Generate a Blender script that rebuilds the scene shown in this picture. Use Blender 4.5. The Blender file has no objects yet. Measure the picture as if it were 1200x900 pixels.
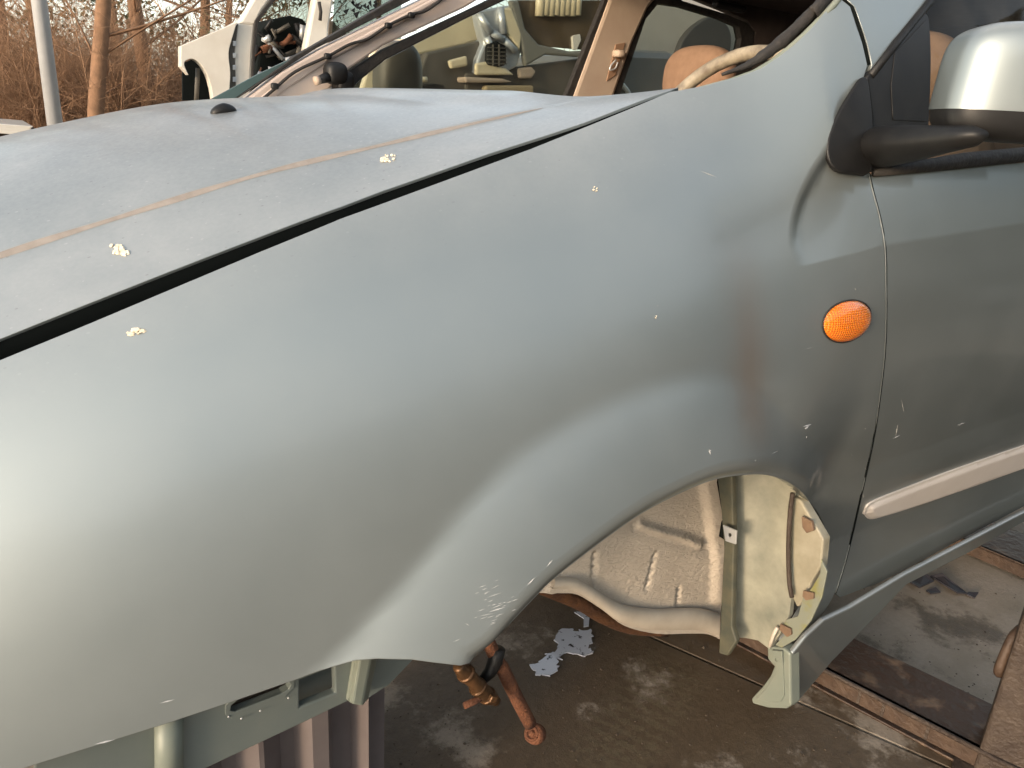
import bpy, bmesh, math, random
import numpy as np
from mathutils import Vector, Matrix
from mathutils.geometry import delaunay_2d_cdt
S = bpy.context.scene
COL = S.collection
rnd = random.Random(7)
R = math.radians
# ------------------------------------------------------------------ camera
F = 900.0
CAM = np.array([0, -.62, 1.12])
YAW, PITCH, ROLL = R(35), R(-19), R(3.5)
fw = np.array([math.sin(YAW)*math.cos(PITCH), math.cos(YAW)*math.cos(PITCH), math.sin(PITCH)])
rt0 = np.array([math.cos(YAW), -math.sin(YAW), 0]); up0 = np.cross(rt0, fw)
rt = math.cos(ROLL)*rt0+math.sin(ROLL)*up0
up = -math.sin(ROLL)*rt0+math.cos(ROLL)*up0
cd = bpy.data.cameras.new('camera'); cam = bpy.data.objects.new('camera', cd); COL.objects.link(cam)
cd.sensor_width = 36; cd.lens = F/1200*36; cd.clip_start = .02; cd.clip_end = 2000
cam.matrix_world = Matrix(((rt[0], up[0], -fw[0], CAM[0]), (rt[1], up[1], -fw[1], CAM[1]),
                           (rt[2], up[2], -fw[2], CAM[2]), (0, 0, 0, 1)))
S.camera = cam
# ------------------------------------------------------------------ light
SUN_AZ = Vector((-.95, -.30, 0)).normalized()
SUN_EL = R(8)
world = bpy.data.worlds.new('World'); S.world = world; world.use_nodes = True
wn = world.node_tree.nodes; wl = world.node_tree.links
sky = wn.new('ShaderNodeTexSky'); sky.sky_type = 'NISHITA'; sky.sun_disc = False
sky.sun_elevation = SUN_EL; sky.sun_rotation = math.atan2(SUN_AZ.x, SUN_AZ.y)
sky.air_density = 1.0; sky.dust_density = 1.6; sky.ozone_density = 1.0
bg = wn['Background']; bg.inputs[1].default_value = .15
hs_ = wn.new('ShaderNodeHueSaturation'); hs_.inputs['Saturation'].default_value = .46
wl.new(sky.outputs[0], hs_.inputs['Color']); wl.new(hs_.outputs[0], bg.inputs[0])
sd = bpy.data.lights.new('sun', 'SUN'); sd.energy = .66; sd.angle = R(11); sd.color = (1, .72, .46)
so = bpy.data.objects.new('sun', sd); COL.objects.link(so)
tosun = Vector((SUN_AZ.x*math.cos(SUN_EL), SUN_AZ.y*math.cos(SUN_EL), math.sin(SUN_EL)))
so.rotation_euler = tosun.to_track_quat('Z', 'Y').to_euler(); so.location = tosun*30
S.view_settings.view_transform = 'Standard'; S.view_settings.look = 'None'
S.view_settings.exposure = 2.02; S.view_settings.gamma = 1


# ------------------------------------------------------------------ helpers
def ray(px, py):
    return (px-600)/F*rt-(py-450)/F*up+fw


def P(px, py, X=None, Y=None, Z=None):
    d = ray(px, py)
    if X is not None: t = (X-CAM[0])/d[0]
    elif Y is not None: t = (Y-CAM[1])/d[1]
    else: t = (Z-CAM[2])/d[2]
    return CAM+d*t


def smooth(a, b, x):
    t = np.clip((x-a)/(b-a), 0, 1); return t*t*(3-2*t)


def mat(name, col, rough=.6, metal=0., col2=None, scale=8., detail=6., bump=0., bscale=None, coat=0., spec=.5, stretch=None, thr=(.35, .65)):
    m = bpy.data.materials.new(name); m.use_nodes = True
    n = m.node_tree.nodes; l = m.node_tree.links; b = n['Principled BSDF']
    b.inputs['Base Color'].default_value = (*col, 1); b.inputs['Roughness'].default_value = rough
    b.inputs['Metallic'].default_value = metal; b.inputs['Coat Weight'].default_value = coat
    b.inputs['Coat Roughness'].default_value = .05; b.inputs['Specular IOR Level'].default_value = spec
    tc = n.new('ShaderNodeTexCoord'); src = tc.outputs['Object']
    if stretch:
        mp = n.new('ShaderNodeMapping'); mp.inputs['Scale'].default_value = stretch
        l.new(src, mp.inputs[0]); src = mp.outputs[0]
    if col2:
        t = n.new('ShaderNodeTexNoise'); t.inputs['Scale'].default_value = scale; t.inputs['Detail'].default_value = detail
        t.inputs['Roughness'].default_value = .6
        l.new(src, t.inputs['Vector'])
        r = n.new('ShaderNodeValToRGB'); r.color_ramp.elements[0].position = thr[0]; r.color_ramp.elements[1].position = thr[1]
        r.color_ramp.elements[0].color = (*col, 1); r.color_ramp.elements[1].color = (*col2, 1)
        l.new(t.outputs[0], r.inputs[0]); l.new(r.outputs[0], b.inputs['Base Color'])
    if bump:
        t2 = n.new('ShaderNodeTexNoise'); t2.inputs['Scale'].default_value = bscale or scale*3; t2.inputs['Detail'].default_value = 5
        l.new(src, t2.inputs['Vector'])
        bp = n.new('ShaderNodeBump'); bp.inputs['Strength'].default_value = bump; bp.inputs['Distance'].default_value = .01
        l.new(t2.outputs[0], bp.inputs['Height']); l.new(bp.outputs[0], b.inputs['Normal'])
    return m


def link(name, me, m=None, parent=None, kind=None, label=None):
    o = bpy.data.objects.new(name, me); COL.objects.link(o)
    if m and not me.materials: me.materials.append(m)
    if parent:
        o.parent = parent; o.matrix_parent_inverse = world_of(parent).inverted()
    if kind: o['kind'] = kind
    if label: o['label'] = label
    return o


def world_of(o):
    mm = Matrix.LocRotScale(o.location, o.rotation_euler, o.scale)
    if o.parent: return world_of(o.parent) @ o.matrix_parent_inverse @ mm
    return mm


def tag(o, label, cat, group=None, kind=None):
    o['label'] = label; o['category'] = cat
    if group: o['group'] = group
    if kind: o['kind'] = kind
    return o


def thing(name, loc, label, cat, group=None):
    o = bpy.data.objects.new(name, None); COL.objects.link(o); o.location = loc; o.empty_display_size = .1
    return tag(o, label, cat, group)


def mesh(name, v, f, smooth_=True):
    me = bpy.data.meshes.new(name); me.from_pydata([tuple(map(float, p)) for p in v], [], f); me.update()
    if smooth_: me.polygons.foreach_set('use_smooth', [True]*len(me.polygons))
    return me


def inpoly(pt, poly):
    x, y = pt; c = False; n = len(poly)
    for i in range(n):
        x1, y1 = poly[i]; x2, y2 = poly[i-1]
        if (y1 > y) != (y2 > y) and x < (x2-x1)*(y-y1)/(y2-y1)+x1: c = not c
    return c


def resample(pts, h, closed=False):
    pts = [np.array(p, float) for p in pts]; out = []
    segs = list(zip(pts, pts[1:]+([pts[0]] if closed else [])))
    if not closed: segs = segs[:len(pts)-1]
    for a, b in segs:
        n = max(1, int(round(np.linalg.norm(b-a)/h)))
        for i in range(n): out.append(a+(b-a)*i/n)
    if not closed: out.append(pts[-1])
    return out


def spline(pts, n=8):
    """Catmull-Rom through the points"""
    pts = [np.array(p, float) for p in pts]; q = [2*pts[0]-pts[1]]+pts+[2*pts[-1]-pts[-2]]; out = []
    for i in range(1, len(q)-2):
        a, b, c, d = q[i-1:i+3]
        for k in range(n):
            t = k/n
            out.append(.5*(2*b+(c-a)*t+(2*a-5*b+4*c-d)*t*t+(3*b-a-3*c+d)*t**3))
    out.append(pts[-1]); return out


def distpoly(U, V, poly):
    """distance of points to an open polyline"""
    poly = np.array(poly); best = np.full(np.shape(U), 1e9)
    for a, b in zip(poly[:-1], poly[1:]):
        d = b-a; L = max(1e-12, d@d)
        t = np.clip(((U-a[0])*d[0]+(V-a[1])*d[1])/L, 0, 1)
        best = np.minimum(best, np.hypot(U-a[0]-t*d[0], V-a[1]-t*d[1]))
    return best


def inpoly_v(U, V, poly):
    c = np.zeros(U.shape, bool); n = len(poly)
    for i in range(n):
        x1, y1 = poly[i]; x2, y2 = poly[i-1]
        if y1 == y2: continue
        c ^= ((y1 > V) != (y2 > V)) & (U < (x2-x1)*(V-y1)/(y2-y1)+x1)
    return c


def cdt(loops, h, fill=True, extra=None):
    """triangulate loops[0] with the holes loops[1:]; returns points, triangles, loop index lists"""
    pts = []; edges = []; idx = []
    for lp in loops:
        s = len(pts); pts += [tuple(p) for p in lp]; n = len(lp)
        idx.append(list(range(s, s+n))); edges += [(s+i, s+(i+1) % n) for i in range(n)]
    A = np.array(loops[0])
    if fill:
        x0, y0 = A.min(0); x1, y1 = A.max(0)
        gx = np.arange(x0+h/2, x1, h); gy = np.arange(y0+h/2, y1, h*.87)
        U, V = np.meshgrid(gx, gy); U = U+(np.arange(len(gy)) % 2)[:, None]*h/2
        D = np.full(U.shape, 1e9)
        for lp in loops: D = np.minimum(D, distpoly(U, V, list(lp)+[lp[0]]))
        U = U.ravel(); V = V.ravel(); ok = D.ravel() > .5*h
        if extra is not None and len(extra):
            E = np.array(extra, float); dE = np.full(len(E), 1e9)
            for lp in loops: dE = np.minimum(dE, distpoly(E[:, 0], E[:, 1], list(lp)+[lp[0]]))
            E = E[(dE > .0025) & inpoly_v(E[:, 0], E[:, 1], loops[0])]
            for e0 in E: ok &= np.hypot(U-e0[0], V-e0[1]) > .55*h
            pts += [tuple(p) for p in E]
        ok &= inpoly_v(U, V, loops[0])
        for q in loops[1:]: ok &= ~inpoly_v(U, V, q)
        pts += list(zip(U[ok], V[ok]))
    r = delaunay_2d_cdt([Vector(p) for p in pts], edges, [], 0, 1e-7)
    ov, oe, of, origv = r[0], r[1], r[2], r[3]
    mp = {}
    for i, o in enumerate(origv):
        for k in o: mp[k] = i
    tris = []
    for f in of:
        c = sum((ov[i] for i in f), Vector((0, 0)))/3
        if inpoly(c, loops[0]) and not any(inpoly(c, q) for q in loops[1:]):
            a, b, d = (ov[i] for i in f)
            tris.append(tuple(f) if (b-a).cross(d-a) > 0 else tuple(reversed(f)))
    return np.array([tuple(v) for v in ov]), tris, [[mp[k] for k in q] for q in idx]


def area2(lp):
    a = 0
    for p, q in zip(lp, lp[1:]+lp[:1]): a += p[0]*q[1]-q[0]*p[1]
    return a


def panel(name, loops, embed, h, m, parent, flange=.012, lip=.0014, flip=False, extra=None):
    """sheet of body metal on a smooth surface: embed(U,V)->Nx3, edge rolled back by a flange"""
    L = []
    for i, lp in enumerate(loops):
        lp = [tuple(map(float, p)) for p in lp]
        a = area2(lp)
        if (a < 0) == (i == 0): lp = lp[::-1]
        L.append(lp)
    uv, tris, idx = cdt(L, h, True, extra)
    U, V = uv[:, 0], uv[:, 1]; e = 1e-4
    Q = embed(U, V)
    Tu = embed(U+e, V)-embed(U-e, V); Tv = embed(U, V+e)-embed(U, V-e)
    N = np.cross(Tu, Tv); N /= np.linalg.norm(N, axis=1)[:, None]
    if flip: N = -N
    verts = list(Q); norms = list(N); faces = [t if not flip else t[::-1] for t in tris]
    fl = flange if callable(flange) else (lambda u, v: flange)
    for q in idx:
        n = len(q); base = len(verts)
        for j in range(n):
            i = q[j]; T = Q[q[(j+1) % n]]-Q[q[j-1]]; T = T/(np.linalg.norm(T)+1e-12)
            o = np.cross(T, N[i]) if not flip else np.cross(N[i], T)
            d = fl(U[i], V[i])
            verts += [Q[i]+o*lip*.7-N[i]*lip*.4, Q[i]+o*lip-N[i]*lip*1.2, Q[i]+o*lip*.6-N[i]*d]
            norms += [(N[i]+o*.9)/np.linalg.norm(N[i]+o*.9), o, o]
        for j in range(n):
            k = (j+1) % n
            for lo, hi in (((q[j], q[k]), (base+3*j, base+3*k)), ((base+3*j, base+3*k), (base+3*j+1, base+3*k+1)), ((base+3*j+1, base+3*k+1), (base+3*j+2, base+3*k+2))):
                f = (lo[0], hi[0], hi[1], lo[1])
                faces.append(f if not flip else f[::-1])
    me = mesh(name, verts, faces)
    me.normals_split_custom_set_from_vertices([tuple(x) for x in norms])
    return link(name, me, m, parent)


def slab(name, loops, plane, th, m, parent=None, bevel=.002, back=None, label=None):
    """plate of thickness th: loops are 3-D points, plane=(origin, u, v, n) or derived from Y/X const"""
    o, u, v, n = (np.array(x, float) for x in plane)
    L = []
    for i, lp in enumerate(loops):
        q = [((np.array(p)-o)@u, (np.array(p)-o)@v) for p in lp]
        if (area2(q) < 0) == (i == 0): q = q[::-1]
        L.append(q)
    uv, tris, idx = cdt(L, 1, fill=False)
    k = len(uv); front = [o+a*u+b*v for a, b in uv]; backp = [p-n*th for p in front]
    flipit = np.cross(u, v)@n < 0
    f = [t if not flipit else t[::-1] for t in tris]+[tuple(i+k for i in (t[::-1] if not flipit else t)) for t in tris]
    for q in idx:
        for a, b in zip(q, q[1:]+q[:1]):
            t = (a, a+k, b+k, b); f.append(t if not flipit else t[::-1])
    me = mesh(name, front+backp, f, False)
    ob = link(name, me, m, parent, label=label)
    if bevel:
        bm = bmesh.new(); bm.from_mesh(me)
        bmesh.ops.dissolve_limit(bm, angle_limit=.01, verts=bm.verts, edges=bm.edges)
        bm.to_mesh(me); bm.free()
        md = ob.modifiers.new('bevel', 'BEVEL'); md.width = bevel; md.segments = 2; md.limit_method = 'ANGLE'; md.angle_limit = R(40)
    return ob


def YP(y): return ((0, y, 0), (1, 0, 0), (0, 0, 1), (0, -1, 0))
def XP(x): return ((x, 0, 0), (0, -1, 0), (0, 0, 1), (-1, 0, 0))
def ZP(z): return ((0, 0, z), (1, 0, 0), (0, 1, 0), (0, 0, 1))


def yslab(name, pix, y, th, m, parent, holes=(), bevel=.002, label=None):
    return slab(name, [[P(*p, Y=y) for p in lp] for lp in [pix, *holes]], YP(y), th, m, parent, bevel, label=label)


def xslab(name, pix, x, th, m, parent, holes=(), bevel=.002):
    return slab(name, [[P(*p, X=x) for p in lp] for lp in [pix, *holes]], XP(x), th, m, parent, bevel)


def tube_data(pts, rad, n=8, cap=True, sq=1.0):
    pts = [np.array(p, float) for p in pts]; k = len(pts)
    rad = rad if hasattr(rad, '__len__') else [rad]*k
    v = []; f = []; ref = np.array([0, 0, 1.])
    prev = None
    for i, p in enumerate(pts):
        t = pts[min(i+1, k-1)]-pts[max(i-1, 0)]; t /= np.linalg.norm(t)+1e-12
        if prev is None:
            a = np.cross(t, ref)
            if np.linalg.norm(a) < .1: a = np.cross(t, (1, 0, 0))
        else: a = prev-t*(prev@t)
        a /= np.linalg.norm(a); prev = a; b = np.cross(t, a)
        for j in range(n):
            w = 2*math.pi*j/n; v.append(p+rad[i]*(math.cos(w)*a+sq*math.sin(w)*b))
    for i in range(k-1):
        for j in range(n):
            f.append((i*n+j, i*n+(j+1) % n, (i+1)*n+(j+1) % n, (i+1)*n+j))
    if cap: f += [tuple(range(n))[::-1], tuple(range((k-1)*n, k*n))]
    return v, f


def tube(name, pts, rad, m, parent=None, n=10, sq=1.0):
    return link(name, mesh(name, *tube_data(pts, rad, n, True, sq)), m, parent)


def join(parts):
    v = []; f = []
    for a, b in parts:
        s = len(v); v += list(a); f += [tuple(i+s for i in q) for q in b]
    return v, f


def box_data(c, s, rot=None):
    c = np.array(c); v = []
    M = np.array(Matrix.Rotation(rot[1], 3, rot[0])) if rot else np.eye(3)
    for x in (-1, 1):
        for y in (-1, 1):
            for z in (-1, 1): v.append(c+M@(np.array([x, y, z])*np.array(s)/2))
    return v, [(0, 1, 3, 2), (4, 6, 7, 5), (0, 4, 5, 1), (2, 3, 7, 6), (0, 2, 6, 4), (1, 5, 7, 3)]


def box(name, c, s, m, parent=None, rot=None, bevel=.004):
    ob = link(name, mesh(name, *box_data(c, s, rot), False), m, parent)
    if bevel:
        md = ob.modifiers.new('bevel', 'BEVEL'); md.width = bevel; md.segments = 2
    return ob


def superell(c, s, e1=.5, e2=.5, nu=40, nv=24, M=np.eye(3)):
    def pw(a, e): return math.copysign(abs(a)**e, a)
    v = []; f = []
    for i in range(nv+1):
        th = -math.pi/2+math.pi*i/nv
        for j in range(nu):
            ph = 2*math.pi*j/nu
            v.append(np.array(c)+M@np.array([s[0]*pw(math.cos(th), e1)*pw(math.cos(ph), e2), s[1]*pw(math.cos(th), e1)*pw(math.sin(ph), e2), s[2]*pw(math.sin(th), e1)]))
    for i in range(nv):
        for j in range(nu): f.append((i*nu+j, i*nu+(j+1) % nu, (i+1)*nu+(j+1) % nu, (i+1)*nu+j))
    return v, f


# ------------------------------------------------------------------ materials
def car_paint():
    m = bpy.data.materials.new('silver_green_paint'); m.use_nodes = True
    n = m.node_tree.nodes; l = m.node_tree.links; b = n['Principled BSDF']
    def N(t, **k):
        x = n.new(t)
        for a, v in k.items(): x.inputs[a.replace('_', ' ')].default_value = v
        return x
    def math_(op, a, b_=None, clamp=False):
        x = n.new('ShaderNodeMath'); x.operation = op; x.use_clamp = clamp
        for i, v in enumerate((a, b_)):
            if v is None: continue
            if isinstance(v, (int, float)): x.inputs[i].default_value = v
            else: l.new(v, x.inputs[i])
        return x.outputs[0]
    def mix(fac, a, b_):
        x = n.new('ShaderNodeMix'); x.data_type = 'RGBA'
        for i, v in ((0, fac), (6, a), (7, b_)):
            if isinstance(v, tuple): x.inputs[i].default_value = (*v, 1)
            elif isinstance(v, (int, float)): x.inputs[i].default_value = v
            else: l.new(v, x.inputs[i])
        return x.outputs[2]
    def ramp(v, a, b_):
        x = n.new('ShaderNodeMapRange'); x.inputs[1].default_value = a; x.inputs[2].default_value = b_; l.new(v, x.inputs[0]); return x.outputs[0]
    tc = N('ShaderNodeTexCoord'); ob = tc.outputs['Object']
    sep = N('ShaderNodeSeparateXYZ'); l.new(ob, sep.inputs[0])
    ge = N('ShaderNodeNewGeometry'); sn = N('ShaderNodeSeparateXYZ'); l.new(ge.outputs['Normal'], sn.inputs[0])
    # dirt film: more on what faces up
    big = N('ShaderNodeTexNoise', Scale=5., Detail=6., Roughness=.65); l.new(ob, big.inputs['Vector'])
    fine = N('ShaderNodeTexNoise', Scale=160., Detail=4., Roughness=.7); l.new(ob, fine.inputs['Vector'])
    upf = ramp(sn.outputs[2], .55, .95)
    film = math_('MULTIPLY', upf, math_('ADD', math_('MULTIPLY', big.outputs[0], .45), math_('MULTIPLY', fine.outputs[0], .35)))
    film = math_('ADD', math_('MULTIPLY', film, .95), math_('MULTIPLY', math_('POWER', big.outputs[0], 2.5), .22))
    # specks of dried drops
    mp = N('ShaderNodeMapping'); mp.inputs['Scale'].default_value = (110, 210, 210); l.new(ob, mp.inputs[0])
    vo = N('ShaderNodeTexVoronoi', Scale=1.); l.new(mp.outputs[0], vo.inputs['Vector'])
    sc = N('ShaderNodeSeparateColor'); l.new(vo.outputs['Color'], sc.inputs[0])
    speck = math_('MULTIPLY', math_('LESS_THAN', vo.outputs['Distance'], math_('MULTIPLY', sc.outputs[2], .26)), math_('GREATER_THAN', sc.outputs[0], .72))
    lum = math_('GREATER_THAN', sc.outputs[1], .4)
    # run-down streaks on the upright faces
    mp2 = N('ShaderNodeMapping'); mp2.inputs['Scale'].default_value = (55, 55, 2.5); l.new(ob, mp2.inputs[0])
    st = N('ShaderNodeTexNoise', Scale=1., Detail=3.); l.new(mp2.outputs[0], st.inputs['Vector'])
    # brownish upright streak above the wheel arch
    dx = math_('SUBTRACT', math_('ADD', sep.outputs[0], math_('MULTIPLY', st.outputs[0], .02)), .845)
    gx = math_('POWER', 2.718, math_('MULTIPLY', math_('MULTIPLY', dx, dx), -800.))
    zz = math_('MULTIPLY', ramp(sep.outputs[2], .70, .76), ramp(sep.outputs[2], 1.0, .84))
    rust_brown = math_('MULTIPLY', math_('MULTIPLY', gx, zz), .5, True)
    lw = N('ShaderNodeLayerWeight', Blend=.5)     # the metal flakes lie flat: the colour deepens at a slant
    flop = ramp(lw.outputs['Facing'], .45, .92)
    base = mix(rust_brown, mix(flop, (.318, .350, .344), (.115, .142, .142)), (.30, .215, .155))
    base = mix(film, base, (.54, .53, .52))
    base = mix(math_('MULTIPLY', speck, math_('MULTIPLY', upf, .45)), base, mix(lum, (.16, .15, .14), (.62, .60, .58)))
    l.new(base, b.inputs['Base Color'])
    b.inputs['Metallic'].default_value = .8
    inv = math_('SUBTRACT', 1., math_('MULTIPLY', film, .9)); l.new(math_('MULTIPLY', inv, .78), b.inputs['Metallic'])
    rr = math_('ADD', math_('MULTIPLY', big.outputs[0], .08), .42); l.new(rr, b.inputs['Roughness'])
    l.new(math_('SUBTRACT', .5, math_('MULTIPLY', film, .4), True), b.inputs['Coat Weight'])
    cr = math_('ADD', math_('ADD', math_('MULTIPLY', st.outputs[0], .05), .085), math_('MULTIPLY', film, .06)); l.new(cr, b.inputs['Coat Roughness'])
    bp = N('ShaderNodeBump', Strength=.012, Distance=.002); l.new(fine.outputs[0], bp.inputs['Height']); l.new(bp.outputs[0], b.inputs['Normal'])
    return m


M = {}
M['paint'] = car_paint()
M['inner_paint'] = mat('inner_green_paint', (.18, .205, .172), .5, .1, (.21, .228, .186), 14, bump=.05, bscale=40)
M['bracket'] = mat('bracket_green_paint', (.15, .18, .172), .42, .3, (.175, .20, .185), 12, coat=.3)
M['black_plastic'] = mat('black_plastic', (.007, .0068, .007), .5, 0, (.012, .0115, .011), 30, spec=.35, bump=.06, bscale=900)
M['black_void'] = mat('black_primer', (.005, .007, .007), .9, spec=.1)  # near-black for shade in gaps and cavities, also used on dark parts
M['rubber'] = mat('aged_rubber', (.012, .011, .010), .75, 0, (.026, .022, .019), 60, bump=.3, bscale=120)
M['pillar_cream'] = mat('pale_pillar_paint', (.52, .44, .39), .45, 0, (.46, .38, .33), 6, bump=.02)
M['trim_beige'] = mat('beige_trim', (.42, .33, .25), .7, 0, (.38, .29, .22), 10, bump=.05, bscale=500)
M['headliner'] = mat('dark_headlining', (.05, .036, .030), .95, 0, (.065, .047, .04), 20, bump=.1, bscale=400)
M['seat'] = mat('rust_brown_fabric', (.20, .118, .072), .95, 0, (.24, .145, .09), 40, bump=.25, bscale=700)
M['wheel_rim'] = mat('worn_tan_leather', (.32, .27, .19), .6, 0, (.12, .09, .06), 22, bump=.15, bscale=90)
M['amber'] = mat('amber_lens', (.85, .22, .012), .12, 0)
M['mould'] = mat('pale_moulding', (.56, .515, .47), .42, 0, (.50, .455, .41), 5, coat=.1)
M['tan'] = mat('tan_underseal', (.49, .425, .345), .6, 0, (.58, .51, .42), 7, bump=.55, bscale=70)
M['tan_edge'] = mat('pale_flange_paint', (.58, .52, .43), .5, 0, (.48, .42, .34), 14)
M['cream'] = mat('greenish_cream_paint', (.33, .32, .25), .42, .0, (.17, .175, .14), 11, coat=.2, bump=.03, bscale=25)
M['cream_dirty'] = mat('mossy_cream_paint', (.19, .20, .155), .5, 0, (.20, .19, .06), 45, thr=(.5, .7))
M['rust'] = mat('orange_rust', (.18, .068, .03), .9, 0, (.09, .035, .018), 30, bump=.5, bscale=160)
M['rust_dark'] = mat('brown_rusted_steel', (.036, .018, .010), .55, 0, (.12, .075, .046), 17, bump=.4, bscale=45, thr=(.52, .66))
M['rust_post'] = mat('brown_rusty_post', (.066, .047, .034), .65, .1, (.038, .025, .018), 22, bump=.45, bscale=120)
M['brass'] = mat('oily_brown_metal', (.16, .08, .035), .4, .5, (.07, .04, .02), 30, bump=.2)
M['ribbed'] = mat('mauve_grey_plastic', (.145, .122, .118), .7, 0, (.11, .09, .087), 9)
M['rust_seam'] = mat('rusted_seam', (.13, .055, .02), .9, 0, (.07, .03, .015), 30, bump=.4, bscale=120)
M['rust_web'] = mat('wet_brown_steel', (.075, .046, .029), .6, .1, (.045, .026, .016), 30, bump=.3)
M['clip'] = mat('brown_clip', (.20, .13, .08), .6, 0, (.13, .08, .05), 40)
M['closing'] = mat('stained_cream_paint', (.33, .30, .225), .5, 0, (.22, .20, .14), 18)
M['seam'] = mat('dark_seam_sealer', (.05, .055, .042), .6, 0, (.09, .085, .055), 30)
M['flake'] = mat('dried_cream_flake', (.80, .74, .60), .8, 0, (.68, .58, .42), 120)
M['white_paint'] = mat('white_car_paint', (.70, .66, .58), .35, 0, (.62, .57, .49), 4, coat=.5)
M['grey_paint'] = mat('grey_car_paint', (.14, .145, .15), .4, .3, (.18, .18, .18), 4, coat=.5)
M['cream_body'] = mat('cream_car_paint', (.72, .62, .42), .4, 0, (.64, .54, .36), 4, coat=.4)
M['silver_metal'] = mat('bare_silver_metal', (.45, .48, .52), .4, .5, (.62, .62, .6), 12, bump=.1)
M['dark_trim'] = mat('dark_grey_trim', (.06, .055, .045), .7, 0, (.09, .08, .065), 8)
M['pole'] = mat('galvanised_steel', (.46, .47, .48), .5, .25, (.40, .41, .42), 6)
M['bark'] = mat('winter_bark', (.24, .135, .075), .9, 0, (.16, .09, .05), 10, bump=.4)
M['twig'] = mat('brown_twigs', (.36, .215, .125), .9, 0, (.22, .13, .075), 3)
M['ivy'] = mat('dull_green_foliage', (.055, .065, .03), .8, 0, (.08, .075, .03), 4)
M['shard'] = mat('grey_plastic_shard', (.04, .036, .042), .6)


def glass(name, tint, refl=.12):
    m = bpy.data.materials.new(name); m.use_nodes = True; n = m.node_tree.nodes; l = m.node_tree.links
    for x in list(n):
        if x.type != 'OUTPUT_MATERIAL': n.remove(x)
    t = n.new('ShaderNodeBsdfTransparent'); t.inputs[0].default_value = (*tint, 1)
    g = n.new('ShaderNodeBsdfGlossy'); g.inputs[0].default_value = (.35, .35, .35, 1); g.inputs['Roughness'].default_value = .03
    d = n.new('ShaderNodeBsdfDiffuse'); d.inputs[0].default_value = (.45, .42, .36, 1)
    fr = n.new('ShaderNodeFresnel'); fr.inputs[0].default_value = 1.28
    mx = n.new('ShaderNodeMixShader'); l.new(fr.outputs[0], mx.inputs[0]); l.new(t.outputs[0], mx.inputs[1]); l.new(g.outputs[0], mx.inputs[2])
    tc = n.new('ShaderNodeTexCoord'); no = n.new('ShaderNodeTexNoise'); no.inputs['Scale'].default_value = 14; l.new(tc.outputs['Object'], no.inputs['Vector'])
    mr = n.new('ShaderNodeMapRange'); mr.inputs[1].default_value = .3; mr.inputs[2].default_value = .8; mr.inputs[3].default_value = .01; mr.inputs[4].default_value = refl*.5
    l.new(no.outputs[0], mr.inputs[0])
    m2 = n.new('ShaderNodeMixShader'); l.new(mr.outputs[0], m2.inputs[0]); l.new(mx.outputs[0], m2.inputs[1]); l.new(d.outputs[0], m2.inputs[2])
    l.new(m2.outputs[0], n['Material Output'].inputs[0])
    return m


M['glass'] = glass('dusty_car_glass', (.68, .71, .68))


def amber():
    m = M['amber']; n = m.node_tree.nodes; l = m.node_tree.links; b = n['Principled BSDF']
    b.inputs['Subsurface Weight'].default_value = .25; b.inputs['Subsurface Radius'].default_value = (.02, .008, .002)
    b.inputs['Coat Weight'].default_value = 1
    tc = n.new('ShaderNodeTexCoord'); w1 = n.new('ShaderNodeTexWave'); w1.bands_direction = 'X'; w1.inputs['Scale'].default_value = 75
    w2 = n.new('ShaderNodeTexWave'); w2.bands_direction = 'Z'; w2.inputs['Scale'].default_value = 95
    for w in (w1, w2): l.new(tc.outputs['Object'], w.inputs['Vector'])
    ad = n.new('ShaderNodeMath'); ad.operation = 'ADD'; l.new(w1.outputs['Fac'], ad.inputs[0]); l.new(w2.outputs['Fac'], ad.inputs[1])
    bp = n.new('ShaderNodeBump'); bp.inputs['Strength'].default_value = .5; bp.inputs['Distance'].default_value = .001; l.new(ad.outputs[0], bp.inputs['Height']); l.new(bp.outputs[0], b.inputs['Normal'])
    mr = n.new('ShaderNodeMix'); mr.data_type = 'RGBA'; mr.inputs[6].default_value = (.62, .13, .006, 1); mr.inputs[7].default_value = (.90, .25, .014, 1)
    hf = n.new('ShaderNodeMath'); hf.operation = 'MULTIPLY'; hf.inputs[1].default_value = .5; l.new(ad.outputs[0], hf.inputs[0]); l.new(hf.outputs[0], mr.inputs[0]); l.new(mr.outputs[2], b.inputs['Base Color'])
amber()


def underseal(m):
    """wrinkled sprayed-on coating"""
    n = m.node_tree.nodes; l = m.node_tree.links; b = n['Principled BSDF']
    tc = n.new('ShaderNodeTexCoord'); mp = n.new('ShaderNodeMapping'); mp.inputs['Scale'].default_value = (36, 36, 80)
    l.new(tc.outputs['Object'], mp.inputs[0])
    no = n.new('ShaderNodeTexNoise'); no.inputs['Scale'].default_value = 1.4; no.inputs['Detail'].default_value = 2; no.inputs['Distortion'].default_value = 1.2
    l.new(mp.outputs[0], no.inputs['Vector'])
    bp = n.new('ShaderNodeBump'); bp.inputs['Strength'].default_value = .6; bp.inputs['Distance'].default_value = .006
    l.new(no.outputs[0], bp.inputs['Height']); l.new(bp.outputs[0], b.inputs['Normal'])
underseal(M['tan'])


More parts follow.
